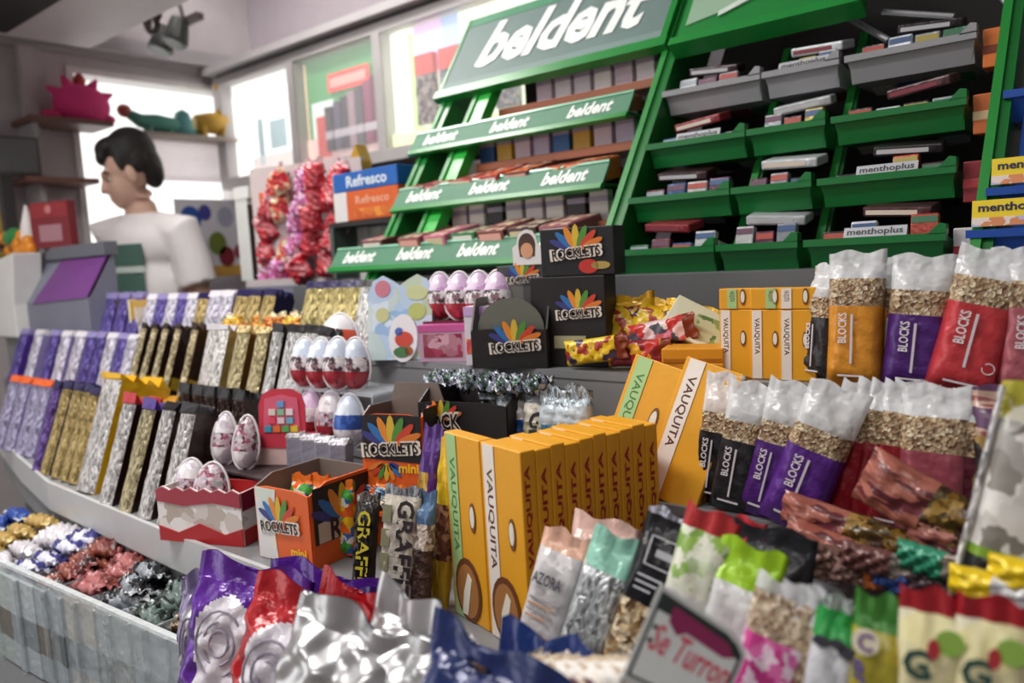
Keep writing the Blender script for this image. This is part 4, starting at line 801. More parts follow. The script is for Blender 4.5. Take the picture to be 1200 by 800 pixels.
for k, (px, py) in enumerate(((1112, 676), (1158, 664))):
    lying(f'{("left", "right")[k]} yellow and white wrapped roll behind the red-topped cereal bars', at(px, py, Y=.66), .10, .024, .022, -4, -2, [('yellow_end', 0, .3, wrap('e8c81c')), ('white_middle', .3, .7, wrap('d8d8dc')), ('yellow_end', .7, 1, wrap('d8a81c'))], 60+k, 'yellow rolls')

# ================================================================== front row of cereal bars (rest on the wide front tier)
def frontbar(label, w, d, bands, px, py, Y, lean, side, rz, seed, group='cereal bars in the front row', fin=.08):
    e = Euler((-rad(lean), rad(side), rad(rz))); T = at(px, py, Y=Y); up = e.to_matrix() @ Vector((0, 0, 1))
    h = round((T.z-ZA-.001)/up.z, 4); t = pouch('cereal_bar', label, group, w, h, d, bands, 'cereal bar', seed, fin, .0014); t.rotation_euler = e; t.location = T-up*h; return t, h
PE, TEAL = wrap('e8b8a0'), wrap('8fc8b4')
t, h = frontbar('white and orange seed bar with a pale orange top', .056, .03, [('orange_base', 0, .12, wrap('d8782a')), ('seed_window', .12, .3, SEEDS()), ('white_wrapper', .3, .88, wrap('d6d3d4')), ('orange_end', .88, 1, PE)], 668, 624, .62, 12, 14, 10, 1)
text('AZORA', t, card('5a5a64'), .032, .012, (-.004, -.0175, h*.72), bold=.02)
for k in range(4): MB().box(-.018, .014-.003*k, -.0172, -.0164, h*(.60-.035*k), h*(.61-.035*k)).build('print_line', card('d8a88a' if k % 2 else 'b8b0b4'), t)
decal(t, disc(.013, 0, h*.37, 1.3, .6), card('d8803a'), -.0158)
frontbar('pale pink topped bar behind the white seed bars', .075, .03, [('wrapper', 0, .86, wrap('d8ccca')), ('pink_end', .86, 1, wrap('e6c0b4'))], 712, 608, .67, 12, 8, 10, 9)
t, h = frontbar('clear silver seed bar with a pale teal top', .054, .032, [('silver_wrapper', 0, .82, foil('d2d8da', .3)), ('teal_end', .82, 1, TEAL)], 728, 628, .61, 12, 17, 10, 2)
t, h = frontbar('granola bar with a black label top', .050, .032, [('granola_window', 0, .62, speck(['9a7a50', 'c8b08a', '6a4a2c', 'e0d0b0'], 120., .3, .9)), ('black_label', .62, .97, wrap('17171c')), ('end_fold', .97, 1, foil('b8b8c8'))], 792, 602, .62, 12, 17, 10, 3)
MB().box(-.010, .018, -.0185, -.0178, h*.78, h*.785).build('label_frame', card('d0d0d6'), t); MB().box(-.010, .018, -.0185, -.0178, h*.90, h*.905).build('label_frame', card('d0d0d6'), t); MB().box(-.010, -.0085, -.0185, -.0178, h*.78, h*.905).build('label_frame', card('d0d0d6'), t); MB().box(-.002, .014, -.0185, -.0178, h*.825, h*.855).build('label_print', card('b8b8c0'), t)
for k in range(3): MB().box(-.012, .012-.004*k, -.0186, -.0178, h*(.73-.028*k), h*(.738-.028*k)).build('label_print', card('c8c8d0'), t)
t, h = frontbar('white bar with green leaf print and red tip', .048, .034, [('white_wrapper', 0, .70, wrap('dcdcd8')), ('leaf_print', .70, .92, speck(['e0e0d0', '9ac05a', 'd8dcc8', '7aa04a'], 90., .3, .1, True)), ('red_end', .92, 1, wrap('b83034'))], 838, 600, .60, 10, 15, 10, 4)
decal(t, disc(.010, 0, h*.62, 1.2, .9), SEEDS(), -.0180)
t, h = frontbar('second white bar with a lime green crimped top', .056, .034, [('white_wrapper', 0, .84, wrap('d4d4d4')), ('lime_end', .84, 1, wrap('9ac81e'))], 886, 640, .60, 12, 14, 8, 5)
frontbar('black label bar tip showing behind the lime green top', .08, .03, [('wrapper', 0, .9, wrap('1a1a20')), ('framed_end', .9, 1, wrap('22222a'))], 905, 618, .66, 10, 4, 4, 12)
frontbar('red topped bar tip showing behind the leaf print bar', .05, .03, [('wrapper', 0, .9, wrap('8a2a34')), ('red_end', .9, 1, wrap('c83440'))], 868, 606, .66, 10, 4, 4, 13)
t, h = frontbar('pink printed puffed-rice bar with clear top', .050, .034, [('pink_print', 0, .79, speck(['c83a8a', 'e8d0e0', 'd86aa8', 'c83a8a'], 110., .3, .1)), ('rice_window', .79, .94, speck(['b09a80', '8a7058', 'd0c0a8'], 220., .3, .7)), ('clear_end', .94, 1, film('eeeef2', .6))], 928, 684, .57, 10, 14, 10, 6)
frontbar('clear crimped packet end between the pink bar and green-topped bar', .05, .03, [('rice_wrapper', 0, .86, speck(['9a8468', '7a6048', 'b8a488'], 200., .3, .7)), ('clear_end', .86, 1, film('e8e8ee', .6))], 958, 690, .575, 10, 10, 6, 14)
t, h = frontbar('white cereal bar with a green top and dark berries', .036, .026, [('white_wrapper', 0, .84, wrap('d6d8de')), ('green_band', .84, .95, wrap('1e9440')), ('end_fold', .95, 1, foil('b8c4c0'))], 992, 702, .56, 8, 10, 8, 7)
for x, z, s in ((-.012, .74, 1), (.002, .755, .9), (.012, .72, 1.1)): decal(t, disc(.005*s, x*.75, h-.030+.1*(z-.74), 1.3, .8), card('3a3a44'), -.0145, 'berry_print')
t, h = frontbar('olive yellow cereal bar with a curling white letter', .036, .026, [('olive_wrapper', 0, .88, speck(['a89a2a', '8a8420', 'c0b040'], 30., .3, .1, True)), ('green_end', .88, 1, wrap('3a7a2a'))], 1036, 698, .56, 8, 5, 8, 8)
decal(t, disc(.009, -.007, h-.030), card('e4dcc4'), -.0140); text('C', t, card('7a5a8a'), .010, .013, (-.007, -.0152, h-.030), bold=.03); text('ereal', t, card('6a5a90'), .045, .010, (-.006, -.0150, h-.064), turn=rad(-82), shear=.2, bold=.03)
for k, px in enumerate((1098, 1168)):
    t, h = frontbar(f'{("left", "right")[k]} pale yellow cereal bar with a red top, green disc and big letter', .044, .026, [('cream_wrapper', 0, .925, speck(['dcd49a', 'd4cca0', 'd8d4c4'], 14., .3, 0, True)), ('red_end', .925, 1, wrap('a01824'))], px, 692+8*k, .56, 6, 3, 8, 20+k)
    decal(t, disc(.0085, .010, h-.028), card('8ab04a'), -.0145, 'green_disc'); text('G', t, card('2a4a42'), .017, .020, (-.008, -.0150, h-.046), bold=.04); decal(t, disc(.0045, .001, h-.034, .8, 1.5), card('a82a34'), -.0150, 'berry_print')
# price sign
ps = thing('price_sign', 'small white price card with pink handwriting and a dark border', 'price sign')
PW, PH = .098, .085
def curve_top(m): return [(-PW/2+m, -PH/2+m), (PW/2-m, -PH/2+m), (PW/2-m, PH*.22-m), (PW*.42-m, PH*.30-m), (PW*.30-m, PH*.36-m), (-PW/2+m, PH/2-m*1.4)]
MB().prism(curve_top(0), 0, .003).build('acrylic_board', mat('cfd2d2', .2), ps); MB().prism(curve_top(.0035), -.0006, 0).build('dark_border', card('25322f'), ps); MB().prism([(-PW/2+.0065, -PH/2+.006), (PW/2-.0065, -PH/2+.006), (PW/2-.0065, PH*.12), (PW*.30, PH*.19), (-PW/2+.0065, PH*.26)], -.0012, -.0006).build('white_panel', card('dfe4e2'), ps)
MB().prism([(-PW*.30, PH*.20), (-PW*.18, PH*.10), (-PW*.1, PH*.16), (PW*.30, PH*.09), (PW*.40, PH*.13), (PW*.30, PH*.24), (-PW*.30, PH*.36)], -.0016, -.001).build('magenta_patch', card('8e2458'), ps)
text('Se Turron', ps, card('d8506a'), .080, .024, (.002, -.0016, -.002), turn=rad(-4), shear=.15, bold=.015); None
for z in (.008, -.004): MB().box(-PW*.42, -PW*.37, -.0016, -.001, z-.002, z+.002).build('dot_print', card('25322f'), ps)
MB().box(-.004, .004, .003, .006, -.20, .0).build('stake', mat('cfd2d2', .2), ps)
p = at(808, 764, Y=.47); ps.location = p; ps.scale = (.72, .9, .82); ps.rotation_euler = (-rad(10), rad(25), rad(30))

# ================================================================== stick bars between orange box and yellow bars
def stick(label, w, h, d, bands, px, Y, lean, side, rz, seed):
    t = pouch('stick_bar', label, 'stick bars on the front tier', w, h, d, bands, 'chocolate stick', seed, .08, .0014); put(t, px, Y, ZA+.0005, lean, side, rz); return t
t = stick('black chocolate stick with yellow lettering beside the orange box', .034, .145, .018, [('wrapper', 0, .92, wrap('1c1816')), ('end_fold', .92, 1, foil('8a8480'))], 424, .63, 10, 4, 25, 1); text('GRAFFITI', t, card('d8c83a'), .115, .018, (0, -.0098, .066), turn=rad(-90), bold=.02)
t = stick('white chocolate stick with dark lettering and drawn squares', .052, .165, .018, [('wrapper', 0, .93, wrap('c9c2b4')), ('end_fold', .93, 1, foil('9aa0a8'))], 462, .625, 10, 4, 20, 2); text('GRAFFITI', t, card('2c2426'), .13, .024, (.010, -.0098, .085), turn=rad(-90), bold=.03)
for k in range(3): MB().box(-.022, -.010, -.0100, -.0092, .06+.03*k, .082+.03*k).build('drawn_square', card('8a8a6a'), t)
t = stick('chocolate stick with brown granules and a white end', .03, .16, .02, [('brown_wrapper', 0, .55, speck(['4a342c', '3a2620', '5a4238'], 200., .4, .4)), ('granule_print', .55, .75, speck(['c8b8a8', 'e0d4c8', '8a7464'], 160., .4, .3)), ('blue_end', .75, 1, wrap('5a7aa0'))], 490, .64, 10, 3, 15, 3)
t = stick('purple and gold chocolate finger stick', .036, .225, .02, [('brown_base', 0, .35, speck(['6a4a34', '4a2c20', '8a6a4a'], 90., .4, .2)), ('purple_band', .35, .48, wrap('4a2470')), ('gold_fingers', .48, .72, speck(['c89a30', '8a6418', '5a2a78'], 50., .3, .1, stretch=(2, 2, .2))), ('purple_wrapper', .72, 1, wrap('55307e'))], 492, .70, 10, 4, 10, 4)
t = stick('brown chocolate stick with a yellow top at the toffee bars', .03, .22, .02, [('yellow_base', 0, .3, wrap('b8901c')), ('brown_wrapper', .3, .62, speck(['7a4a34', 'a87a54', '5a3020'], 90., .4, .2)), ('yellow_wrapper', .62, 1, wrap('d8b41c'))], 514, .675, 8, 4, 10, 5)

# ================================================================== foreground snack bags
def bag(label, w, h, d, c, px, py, Y, lean, side, rz, seed, ring='d8d4dc', word=True, cat='snack bag', ringpos=(-.2, .66), fin=.09):
    t = thing('snack_bag', label, cat, 'big snack bags in the foreground'); m = [wrap(c, .22), wrap(ring or 'd8d4dc', .3), wrap('2a2a58', .3)]
    def fn(u, v, sg):
        if ring is None or sg > 0: return 0
        a, b_ = (u-ringpos[0])/.52, (v-ringpos[1])/.20; r2 = a*a+b_*b_
        if r2 < 1: return 1
        return 1 if (v < ringpos[1]-.12 and abs(u-ringpos[0]) < .42) else 0
    link('bag', pouch_mesh(w, h, d, 0, .90, m, seed, .003, fin, True, fn, 40, 110, key=c), t); link('crimped_top', pouch_mesh(w, h, d, .90, 1, wrap(c, .22), seed, .003, fin, True, None, 26, 60), t)
    if ring:
        x0, z0 = ringpos[0]*w/2, ringpos[1]*h
        for r in (.75, .5, .3): MB().tube([(x0+r*.26*w*math.cos(a), -d/2*.93-.003, z0+r*.19*h*math.sin(a)) for a in [k*math.pi/9 for k in range(19)]], .0016, 5, cap=False).build('swirl_print', card('9a94a4'), t)
        if word: MB().box(x0-.010, x0+.014, -d/2-.003, -d/2+.006, h*.40, h*.43).build('name_print', card('2a2a58'), t)
    put_top(t, px, py, Y, h, lean, side, rz); return t
bag('slim silver and violet snack bag edge at the left of the foreground bags', .055, .25, .05, '8f86a8', 236, 672, .50, 8, 2, 35, 1, 'd0ccd6', False)
bag('shiny purple snack bag with a white swirl badge', .16, .26, .06, '5a2590', 302, 662, .50, 12, 8, 22, 2)
bag('second purple snack bag folded behind the red bags', .20, .24, .05, '4f2086', 385, 668, .565, 14, 3, 8, 3, None, fin=.14)
bag('navy violet bag tip between purple and red bags', .14, .22, .04, '2c1c60', 430, 690, .545, 14, 6, 8, 4, None, fin=.12)
bag('glossy red snack bag with a white swirl badge', .15, .25, .06, 'b01c24', 372, 694, .47, 12, 14, 18, 5)
bag('second glossy red snack bag leaning behind silver foil', .14, .25, .05, 'a81a22', 436, 694, .50, 14, 10, 8, 6, None, fin=.12)
bag('crumpled silver foil bag in the foreground', .15, .25, .06, 'b8b8ba', 430, 722, .44, 12, 16, 14, 7, None)
bag('second crumpled silver foil bag with folded corner', .14, .25, .05, 'c2c2c2', 500, 706, .47, 16, 8, -6, 8, None, fin=.12)
for o in list(COL.objects):
    if o.name.startswith('snack_bag') and 'silver foil bag' in o['label']:
        for c in o.children: c.data.materials.clear(); c.data.materials.append(mat('c2c2c4', .3, .8, .25, 13.))
bag('dark navy snack bag at the bottom of the foreground', .17, .22, .05, '1a2a5e', 598, 764, .42, 14, 4, -4, 9, None, fin=.10)
bag('blue snack bag with a pointed folded corner', .13, .20, .04, '20346e', 640, 742, .48, 16, -8, -14, 10, None, fin=.16)
ST = speck(['e4dcd2', 'c8b49a', '5a3038', 'f0ece6'], 40., .35, .3, stretch=(.4, .4, 1.6), name='striped_wrapper')
for k in range(8):
    t = lying(f'{ORD[k]} white and brown striped nougat bar from the left along the bottom edge', at(556+18*k, 812+1*k, Y=.42), .06, .022, .02, 60, 10, [('wrapper', 0, .85, ST), ('end_fold', .85, 1, foil('d8d0c4'))], 70+k, 'striped nougat bars'); t.rotation_euler = (rad(10), rad(80), rad(75))

# ================================================================== low bins at the front left
bn = thing('candy_bin', 'clear acrylic divided bin of wrapped sweets in front of the counter', 'bin')
ACR = film('cfd8dc', .30)
bx0, bx1 = -2.02, -.99
def fy(x): return .482+.055*min(1, max(0, (x+1.65)/.6))
MB().hexa([(bx0, fy(bx0)-.02, .486), (bx1, fy(bx1)-.02, .486), (bx1, fy(bx1)-.014, .486), (bx0, fy(bx0)-.014, .486), (bx0, fy(bx0)-.02, .68), (bx1, fy(bx1)-.02, .68), (bx1, fy(bx1)-.014, .68), (bx0, fy(bx0)-.014, .68)]).build('front_panel', ACR, bn)
for k in range(11):
    x = bx0+(bx1-bx0)*k/10
    MB().box(x-.002, x+.002, fy(x)-.014, .62, .486, .665).build('divider', ACR, bn)
MB().hexa([(bx0, fy(bx0)-.022, .678), (bx1, fy(bx1)-.022, .678), (bx1, fy(bx1)-.012, .678), (bx0, fy(bx0)-.012, .678), (bx0, fy(bx0)-.022, .684), (bx1, fy(bx1)-.022, .684), (bx1, fy(bx1)-.012, .684), (bx0, fy(bx0)-.012, .684)]).build('top_edge', film('e8eef0', .6), bn)
MB().hexa([(bx0, fy(bx0)+.012, .570), (bx1, fy(bx1)+.012, .570), (bx1, .625, .570), (bx0, .625, .570), (bx0, fy(bx0)+.012, .578), (bx1, fy(bx1)+.012, .578), (bx1, .625, .578), (bx0, .625, .578)]).build('inner_floor', GREYD, bn)
MB().box(bx0, bx1, .619, .625, .486, .64).build('back_panel', GREYD, bn)
BT = [('blue', wrap('2a4a9a'), wrap('c8d0e0')), ('cream gold', wrap('b89a5a'), wrap('d8c48a')), ('white', wrap('d4d0d6'), wrap('e8e6ea')), ('navy and white', speck(['2a2a6a', '3a3a80', 'd8d8e4'], 45., .25, .2), wrap('c8c8d8')), ('maroon', speck(['4a1a1c', '6a2a28', '2a1012', '8a4a3c'], 55., .22, .3), wrap('7a2a2c')), ('brown red', speck(['5a2020', '7a3a34', 'b06a6a'], 50., .22, .3), wrap('a05a5a')), ('black and silver', speck(['17151a', '22242a', '8a9098'], 45., .2, .3), foil('c0c4c8')), ('dark green black', speck(['1a201e', '2a3430', '6a7a76'], 45., .2, .3), foil('9aa4a2')), ('bronze', speck(['5a4028', '3a2a1c', 'a08a60'], 50., .22, .3), foil('c8b8a0')), ('bronze brown', speck(['4a3626', '8a6a44', '2a1c14'], 50., .22, .3), foil('b8a890'))]
for b in range(10):
    xa, xb = bx0+(bx1-bx0)*b/10, bx0+(bx1-bx0)*(b+1)/10; nm, m1, m2 = BT[b]
    for k in range(12):
        L = .085; j = k % 4; lv = k//4
        t = thing('wrapped_sweet', f'{nm} wrapped bar in the clear bin, {("front", "second", "third", "back")[j]} of the {("bottom", "middle", "top")[lv]} layer', 'sweet', f'{nm} bars in the clear bin')
        for pn, a, c_, m in (('wrapper', .12, .88, m1), ('end_fold', .88, 1, m2), ('end_fold', 0, .12, m2)): link(pn, pouch_mesh(.046, L, .024, a, c_, m, b*3+j % 2, .003, .10, True), t)
        y = fy(xb)+.034+(.585-fy(xb))*j/3*.97+rnd.uniform(-.005, .005)
        t.location = ((xa+xb)/2-L/2+rnd.uniform(-.012, .012), y, .592+.030*lv+.010*j+rnd.uniform(0, .008)); t.rotation_euler = (Matrix.Rotation(rad(rnd.uniform(-16, 16)), 3, 'Z') @ Matrix.Rotation(rad(rnd.uniform(60, 115)), 3, 'X') @ Matrix.Rotation(rad(90+rnd.uniform(-12, 12)), 3, 'Y')).to_euler()
    # packs standing behind the clear front
    for k in range(2):
        x = xa+(xb-xa)*(.28+.44*k)
        t = tag(bevel(MB().box(-.03, .03, 0, .012, 0, .178).box(-.0305, .0305, -.0004, .0124, .05, .11, 1).build('upright_pack', [wrap(('aeb6ba', '9aa4aa', 'b8b2a8', 'a8b4b0')[(b+k) % 4]), wrap(('7a8288', '6a6258', '8a949a', '5a6264')[(b*3+k) % 4])]), .003), f'grey pack standing behind the clear front at the {nm} bars, {("left", "right")[k]} one', 'pack', 'packs behind the clear bin front'); t.location = (x, fy(x)-.006, .4865); t.rotation_euler = (0, 0, rad(rnd.uniform(-3, 3)))

# ================================================================== far left: till side
pd = thing('slanted_stand', 'grey slanted counter stand with a purple front panel', 'display stand')
GS = mat('7d8090', .5); PU = mat('6e3580', .45)
x1 = Xat(103, 1.02, 1.15); x0 = x1-.55; y0, y1 = 1.02, 1.11
MB().hexa([(x0, y0, ZC), (x1, y0, ZC), (x1, y1, ZC), (x0, y1, ZC), (x0, y0, 1.13), (x1, y0, 1.15), (x1, y1, 1.30), (x0, y1, 1.30)]).build('body', GS, pd)
s = MB().face([(x0+.10, y0-.002, 1.118), (x1-.005, y0-.002, 1.142), (x1-.005, y1-.022, 1.262), (x0+.20, y1-.022, 1.262)]).face([(x0+.10, y0+.006, 1.118), (x1-.005, y0+.006, 1.142), (x1-.005, y1-.012, 1.262), (x0+.20, y1-.012, 1.262)])
MB().hexa([(x0+.12, y0-.004, 1.130), (x1, y0-.004, 1.148), (x1, y0+.006, 1.148), (x0+.12, y0+.006, 1.130), (x0+.22, y1-.024, 1.268), (x1, y1-.024, 1.268), (x1, y1-.012, 1.268), (x0+.22, y1-.012, 1.268)]).build('purple_panel', PU, pd)
MB().box(x0+.1, x1+.004, y1-.03, y1+.01, 1.272, 1.312).build('top_rail', mat('6a6e78', .5), pd)
wb = tag(bevel(MB().hexa([(-3.2, .98, 1.13), (-2.98, .98, 1.13), (-2.98, 1.07, 1.13), (-3.2, 1.07, 1.13), (-3.2, .98, 1.27), (-2.94, .98, 1.30), (-2.94, 1.07, 1.30), (-3.2, 1.07, 1.27)]).box(-3.2, -2.98, .98, 1.07, ZC+.001, 1.13).build('white_box', mat('e6e6e2', .5)), .004), 'white box under the orange fruit sweets at the left edge', 'box')
for k in range(12):
    p = at(2+rnd.uniform(-4, 34), 262+rnd.uniform(-6, 14), Y=1.05); p.z = 1.315+.022*(k % 3)
    o = MB().ell((0, 0, 0), (.024, .024, .023)).ell((0, 0, .022), (.005, .005, .004), 8, 5, 1).build('orange_ball', [mat('e08a1e', .35), mat('4a7a2a', .5)], None, True); o.location = p
    tag(o, 'round orange ball sweet in the little heap at the left edge', 'sweet', 'orange ball sweets')
rb = thing('red_box', 'dark red upright box on the slanted stand in front of the cashier', 'box')
p = at(64, 285, Y=1.09)
MB().box(-.085, .085, 0, .03, 0, .15).build('carton', card('7a1c26'), rb); MB().box(-.08, .08, -.001, 0, .10, .145).build('label_panel', card('94252c'), rb); MB().box(-.05, .05, -.001, 0, .02, .075).build('pale_window', card('a87a84'), rb); decal(rb, disc(.014, 0, .125), card('c87a7a'), -.002); rb.location = (p.x, 1.082, 1.3125); rb.rotation_euler = (0, 0, rad(20))
lp = thing('lollipop_stand', 'pale pointed paper cone with green top at the left edge', 'paper cone')
p = at(38, 280, Y=1.07); MB().tube([(0, 0, 0), (0, 0, .08), (0, 0, .15)], [.03, .022, .003], 10).build('cone', card('e8e2e0'), lp); MB().tube([(-.10, -.02, .04), (-.06, -.02, .055)], [.03, .025], 10).build('green_lid', card('3a8a4a'), lp); lp.location = (p.x, 1.06, 1.3125)
yb = tag(bevel(MB().box(-.05, .05, 0, .06, 0, .22).box(-.0505, .0505, -.0005, .0605, .06, .14, 1).build('yellow_carton', [card('b89a4a'), card('7a5a3a')])), 'tall mustard carton at the far left edge', 'box'); p = at(2, 250, Y=1.12); yb.location = (p.x-.06, 1.08, ZC+.24)
yb_s = tag(MB().box(-.12, .06, 0, .06, 0, .238).build('carton_plinth', GS), 'grey plinth under the tall mustard carton', 'plinth'); yb_s.location = (p.x-.06, 1.08, ZC+.001)
dk = thing('till_screen', 'dark grey till screen at the left edge of the wall', 'screen')
p = at(5, 205, X=-3.3); MB().box(-.02, .02, -.12, .12, 0, .14).build('housing', mat('4a4648', .5), dk); MB().box(.02, .022, -.11, .11, .012, .13).build('display', mat('6a6a6c', .2), dk); MB().box(-.02, .02, -.02, .02, -.25, 0).build('stand', mat('3a3638', .5), dk); MB().box(-.08, .08, -.08, .08, -.262, -.25).build('foot', mat('3a3638', .5), dk); dk.location = p
# boxes standing in front of the cashier
gb = thing('gift_box', 'gold-edged window box standing in front of the cashier', 'box')
MB().box(-.07, .07, 0, .04, 0, .115).build('carton', card('c9a24a'), gb); MB().box(-.055, .055, -.001, 0, .025, .095).build('window', speck(['c8b49a', '9a8a7a', 'd8ccc0'], 30., .3, 0, True), gb); MB().box(-.07, .07, -.001, .0, 0, .022).build('orange_base', card('d0702a'), gb); MB().box(.058, .07, -.0015, 0, .02, .1).build('dark_edge', card('7a2a22'), gb); MB().box(-.074, -.066, -.004, .044, 0, .118).build('pale_edge', card('e8dcae'), gb)
put(gb, 180, 1.075, ZC+.0005, 0, 0, 22)
db = thing('brown_box', 'dark brown box with pale flowers next to the gold window box', 'box')
MB().box(-.035, .035, 0, .04, 0, .115).build('carton', card('3a2a22'), db); MB().box(-.03, .03, -.001, 0, .0, .05).build('flower_print', speck(['6a5a3a', 'c8c09a', '3a2a22'], 60., .4, 0), db); put(db, 148, 1.085, ZC+.0005, 0, 0, 22)
sbx = tag(bevel(MB().box(-.012, .012, 0, .04, 0, .095).box(-.0124, .0124, -.0004, .0404, .03, .05, 1).build('silver_tin', [mat('a8a4aa', .3, .5), card('8a868c')])), 'slim silver tin left of the dark brown box', 'tin'); put(sbx, 133, 1.085, ZC+.0005, 0, 0, 22)
# pieces hung right of the cashier
pp = thing('balloon_poster', 'pale poster with blue, green and red blobs right of the cashier', 'poster')
MB().box(0, .006, -.17, .16, -.19, .16).build('sheet', card('e6e4ea'), pp)
for y, z, r, c in ((-.10, .07, .05, '2a5ab0'), (-.03, .10, .03, '4a4aa0'), (.02, -.04, .045, '7a8a3a'), (.06, -.10, .04, '8a2a3a'), (-.08, -.12, .03, '3a6ab8'), (.13, -.08, .03, 'a02a4a'), (.07, .08, .04, 'b8b8cc')):
    MB().prism([(y+r*math.cos(a), z+r*1.2*math.sin(a)) for a in [k*math.pi/7 for k in range(14)]], .006, .008, 'x').build('blob_print', card(c), pp)
MB().box(.006, .008, -.06, .15, -.19, -.14).build('orange_band', card('d8a850'), pp)
p = at(250, 275, X=-3.38); pp.location = (-3.39, p.y, p.z)
wf = thing('leaflet_rack', 'slim white leaflet rack with dark side standing right of the poster', 'rack')
p = at(290, 325, Y=1.5); MB().box(-.035, .035, 0, .05, 0, .30).build('body', card('e4e6e2'), wf); MB().box(.035, .039, 0, .05, 0, .25).build('dark_side', card('3a2e28'), wf); MB().box(-.036, .05, -.002, .052, .27, .31).build('cap', card('f0f0ee'), wf); MB().box(-.03, .03, .01, .04, -1.4, 0).build('post', GS, wf); wf.location = (p.x, 1.5, p.z-.01)
MB().box(-.08, .08, -.05, .1, -p.z+.011, -p.z+.03).build('foot', GS, wf)
# red sweets hung in bunches
hr = thing('sweet_hanger', 'tall white hook stand for the hanging red sweet bags', 'stand')
pA = at(352, 330, Y=1.42); MB().box(-.20, .20, .06, .075, 0, .34).build('back_board', card('d4c8c8'), hr); MB().box(.20, .24, .0, .08, -.02, .18).build('white_post', card('eeeeec'), hr); MB().box(-.2, .2, 0, .08, -.02, 0).build('base', card('c8c0c0'), hr); MB().box(-.18, .18, .0, .06, -1.16, -.02).build('pedestal', GS, hr)
hr.location = (pA.x, 1.42, 1.17); hr.rotation_euler = (0, 0, rad(18))
RS = [speck(['b81e34', 'c8303c', '8a1424', 'd88088'], 45., .25, .2), speck(['c0303c', 'd8606a', 'a01c30'], 45., .25, .2), speck(['c86aa8', 'e0b8d8', 'a03a6a'], 45., .25, .3), speck(['d84a3a', 'e8d8b0', 'b01c2a'], 40., .25, .3)]
for r_ in range(5):
    for c_ in range(5):
        px = 318+18*c_+rnd.uniform(-4, 4)-(2*r_); py = 210+26*r_-4*c_+rnd.uniform(-4, 4)
        if r_ == 2 and c_ == 1: continue
        k = r_*5+c_; m = RS[(k*7+r_) % 4 if r_ < 4 else (2 if c_ < 2 else 0)]
        t = pouch('red_sweet_pack', f'{ORD[c_]} red sweet bag from the left, {ORD[r_]} row down on the hook stand', 'red sweet bags on the hook stand', .07, .085, .04, [('bag', 0, .86, m), ('hang_tab', .86, 1, wrap('c8a0a4'))], 'sweet bag', k, .12, .004)
        p = at(px, py, Y=1.43); t.location = p+Vector((0, -.012*(k % 2), -.06)); t.rotation_euler = (rad(rnd.uniform(-14, 6)), rad(rnd.uniform(-30, 30)), rad(18+rnd.uniform(-25, 25)))
t = tag(bevel(MB().box(-.03, .03, 0, .04, 0, .07).box(-.0305, .0305, -.0005, .0405, .02, .04, 1).build('orange_pack', [card('d0622c'), card('e8c8a0')])), 'small orange pack at the upper left of the hanging red sweets', 'pack'); p = at(318, 240, Y=1.43); t.location = p+Vector((-.02, 0, -.03))
t.rotation_euler = (0, 0, rad(18))
rs = tag(MB().box(-.06, .05, 0, .05, -.012, -.001).build('pack_shelf', card('a03038')), 'small red ledge holding the orange pack on the hook stand', 'ledge'); rs.location = t.location; rs.rotation_euler = (0, 0, rad(18))
# drink mix boxes
for k, (py, c, wd, lab) in enumerate(((228, '1f62b4', 'Refresco', 'blue drink powder box with white lettering on top of the orange one'), (250, 'd8622a', 'Naranja', 'orange drink powder box with a white end under the blue one'))):
    t = thing('drink_box', lab, 'box'); w, h = .27, (.05, .078)[k]
    bevel(MB().box(-w/2, w/2, 0, .12, 0, h).build('carton', card(c), t)); MB().box(-w/2-.001, -w/2+(.0, .055)[k]+.001, -.001, .12, 0, h).build('white_end', card('e4e0de'), t)
    if k == 0: text(wd, t, card('d8e4f0'), .17, .030, (.01, -.001, h*.5), bold=.03)
    else: text('Refresco', t, card('f0b090'), .14, .022, (.03, -.001, h*.68), bold=.02); MB().box(-.05, .12, -.001, 0, .006, .03).build('fruit_print', speck(['d8742a', 'e89a3a', 'c04a20'], 50., .4, 0, True), t)
    t.location = (Xat(436, 1.42, 1.33), 1.40, 1.318 if k == 1 else 1.397); t.rotation_euler = (0, 0, rad(-2))
rs = thing('drink_shelf', 'dark shelf carrying the drink powder boxes beside the gum rack', 'shelf'); MB().box(-.16, .15, 0, .13, -.012, 0).build('board', mat('2a2628', .6), rs); MB().box(-.16, -.145, 0, .13, -.155, -.012).build('side', mat('4a5a52', .5), rs); MB().box(.135, .15, 0, .13, -.155, -.012).build('side', mat('4a5a52', .5), rs); rs.location = (Xat(436, 1.42, 1.33), 1.40, 1.3175-.0005)
t = tag(MB().prism([(-.02, 0), (.03, 0), (.03, .05), (.01, .10), (-.02, .06)], 0, .04).build('gold_pack', wrap('b8902e')), 'gold pointed pack standing behind the blue drink box', 'pack'); p = at(405, 225, Y=1.5); t.location = (p.x, 1.47, 1.448)
rs2 = tag(MB().box(-.03, .04, 0, .05, -.29, -.001).build('pack_plinth', mat('2a2628', .6)), 'dark plinth under the gold pointed pack', 'plinth'); rs2.location = (p.x, 1.535, 1.448); t.location.y = 1.54
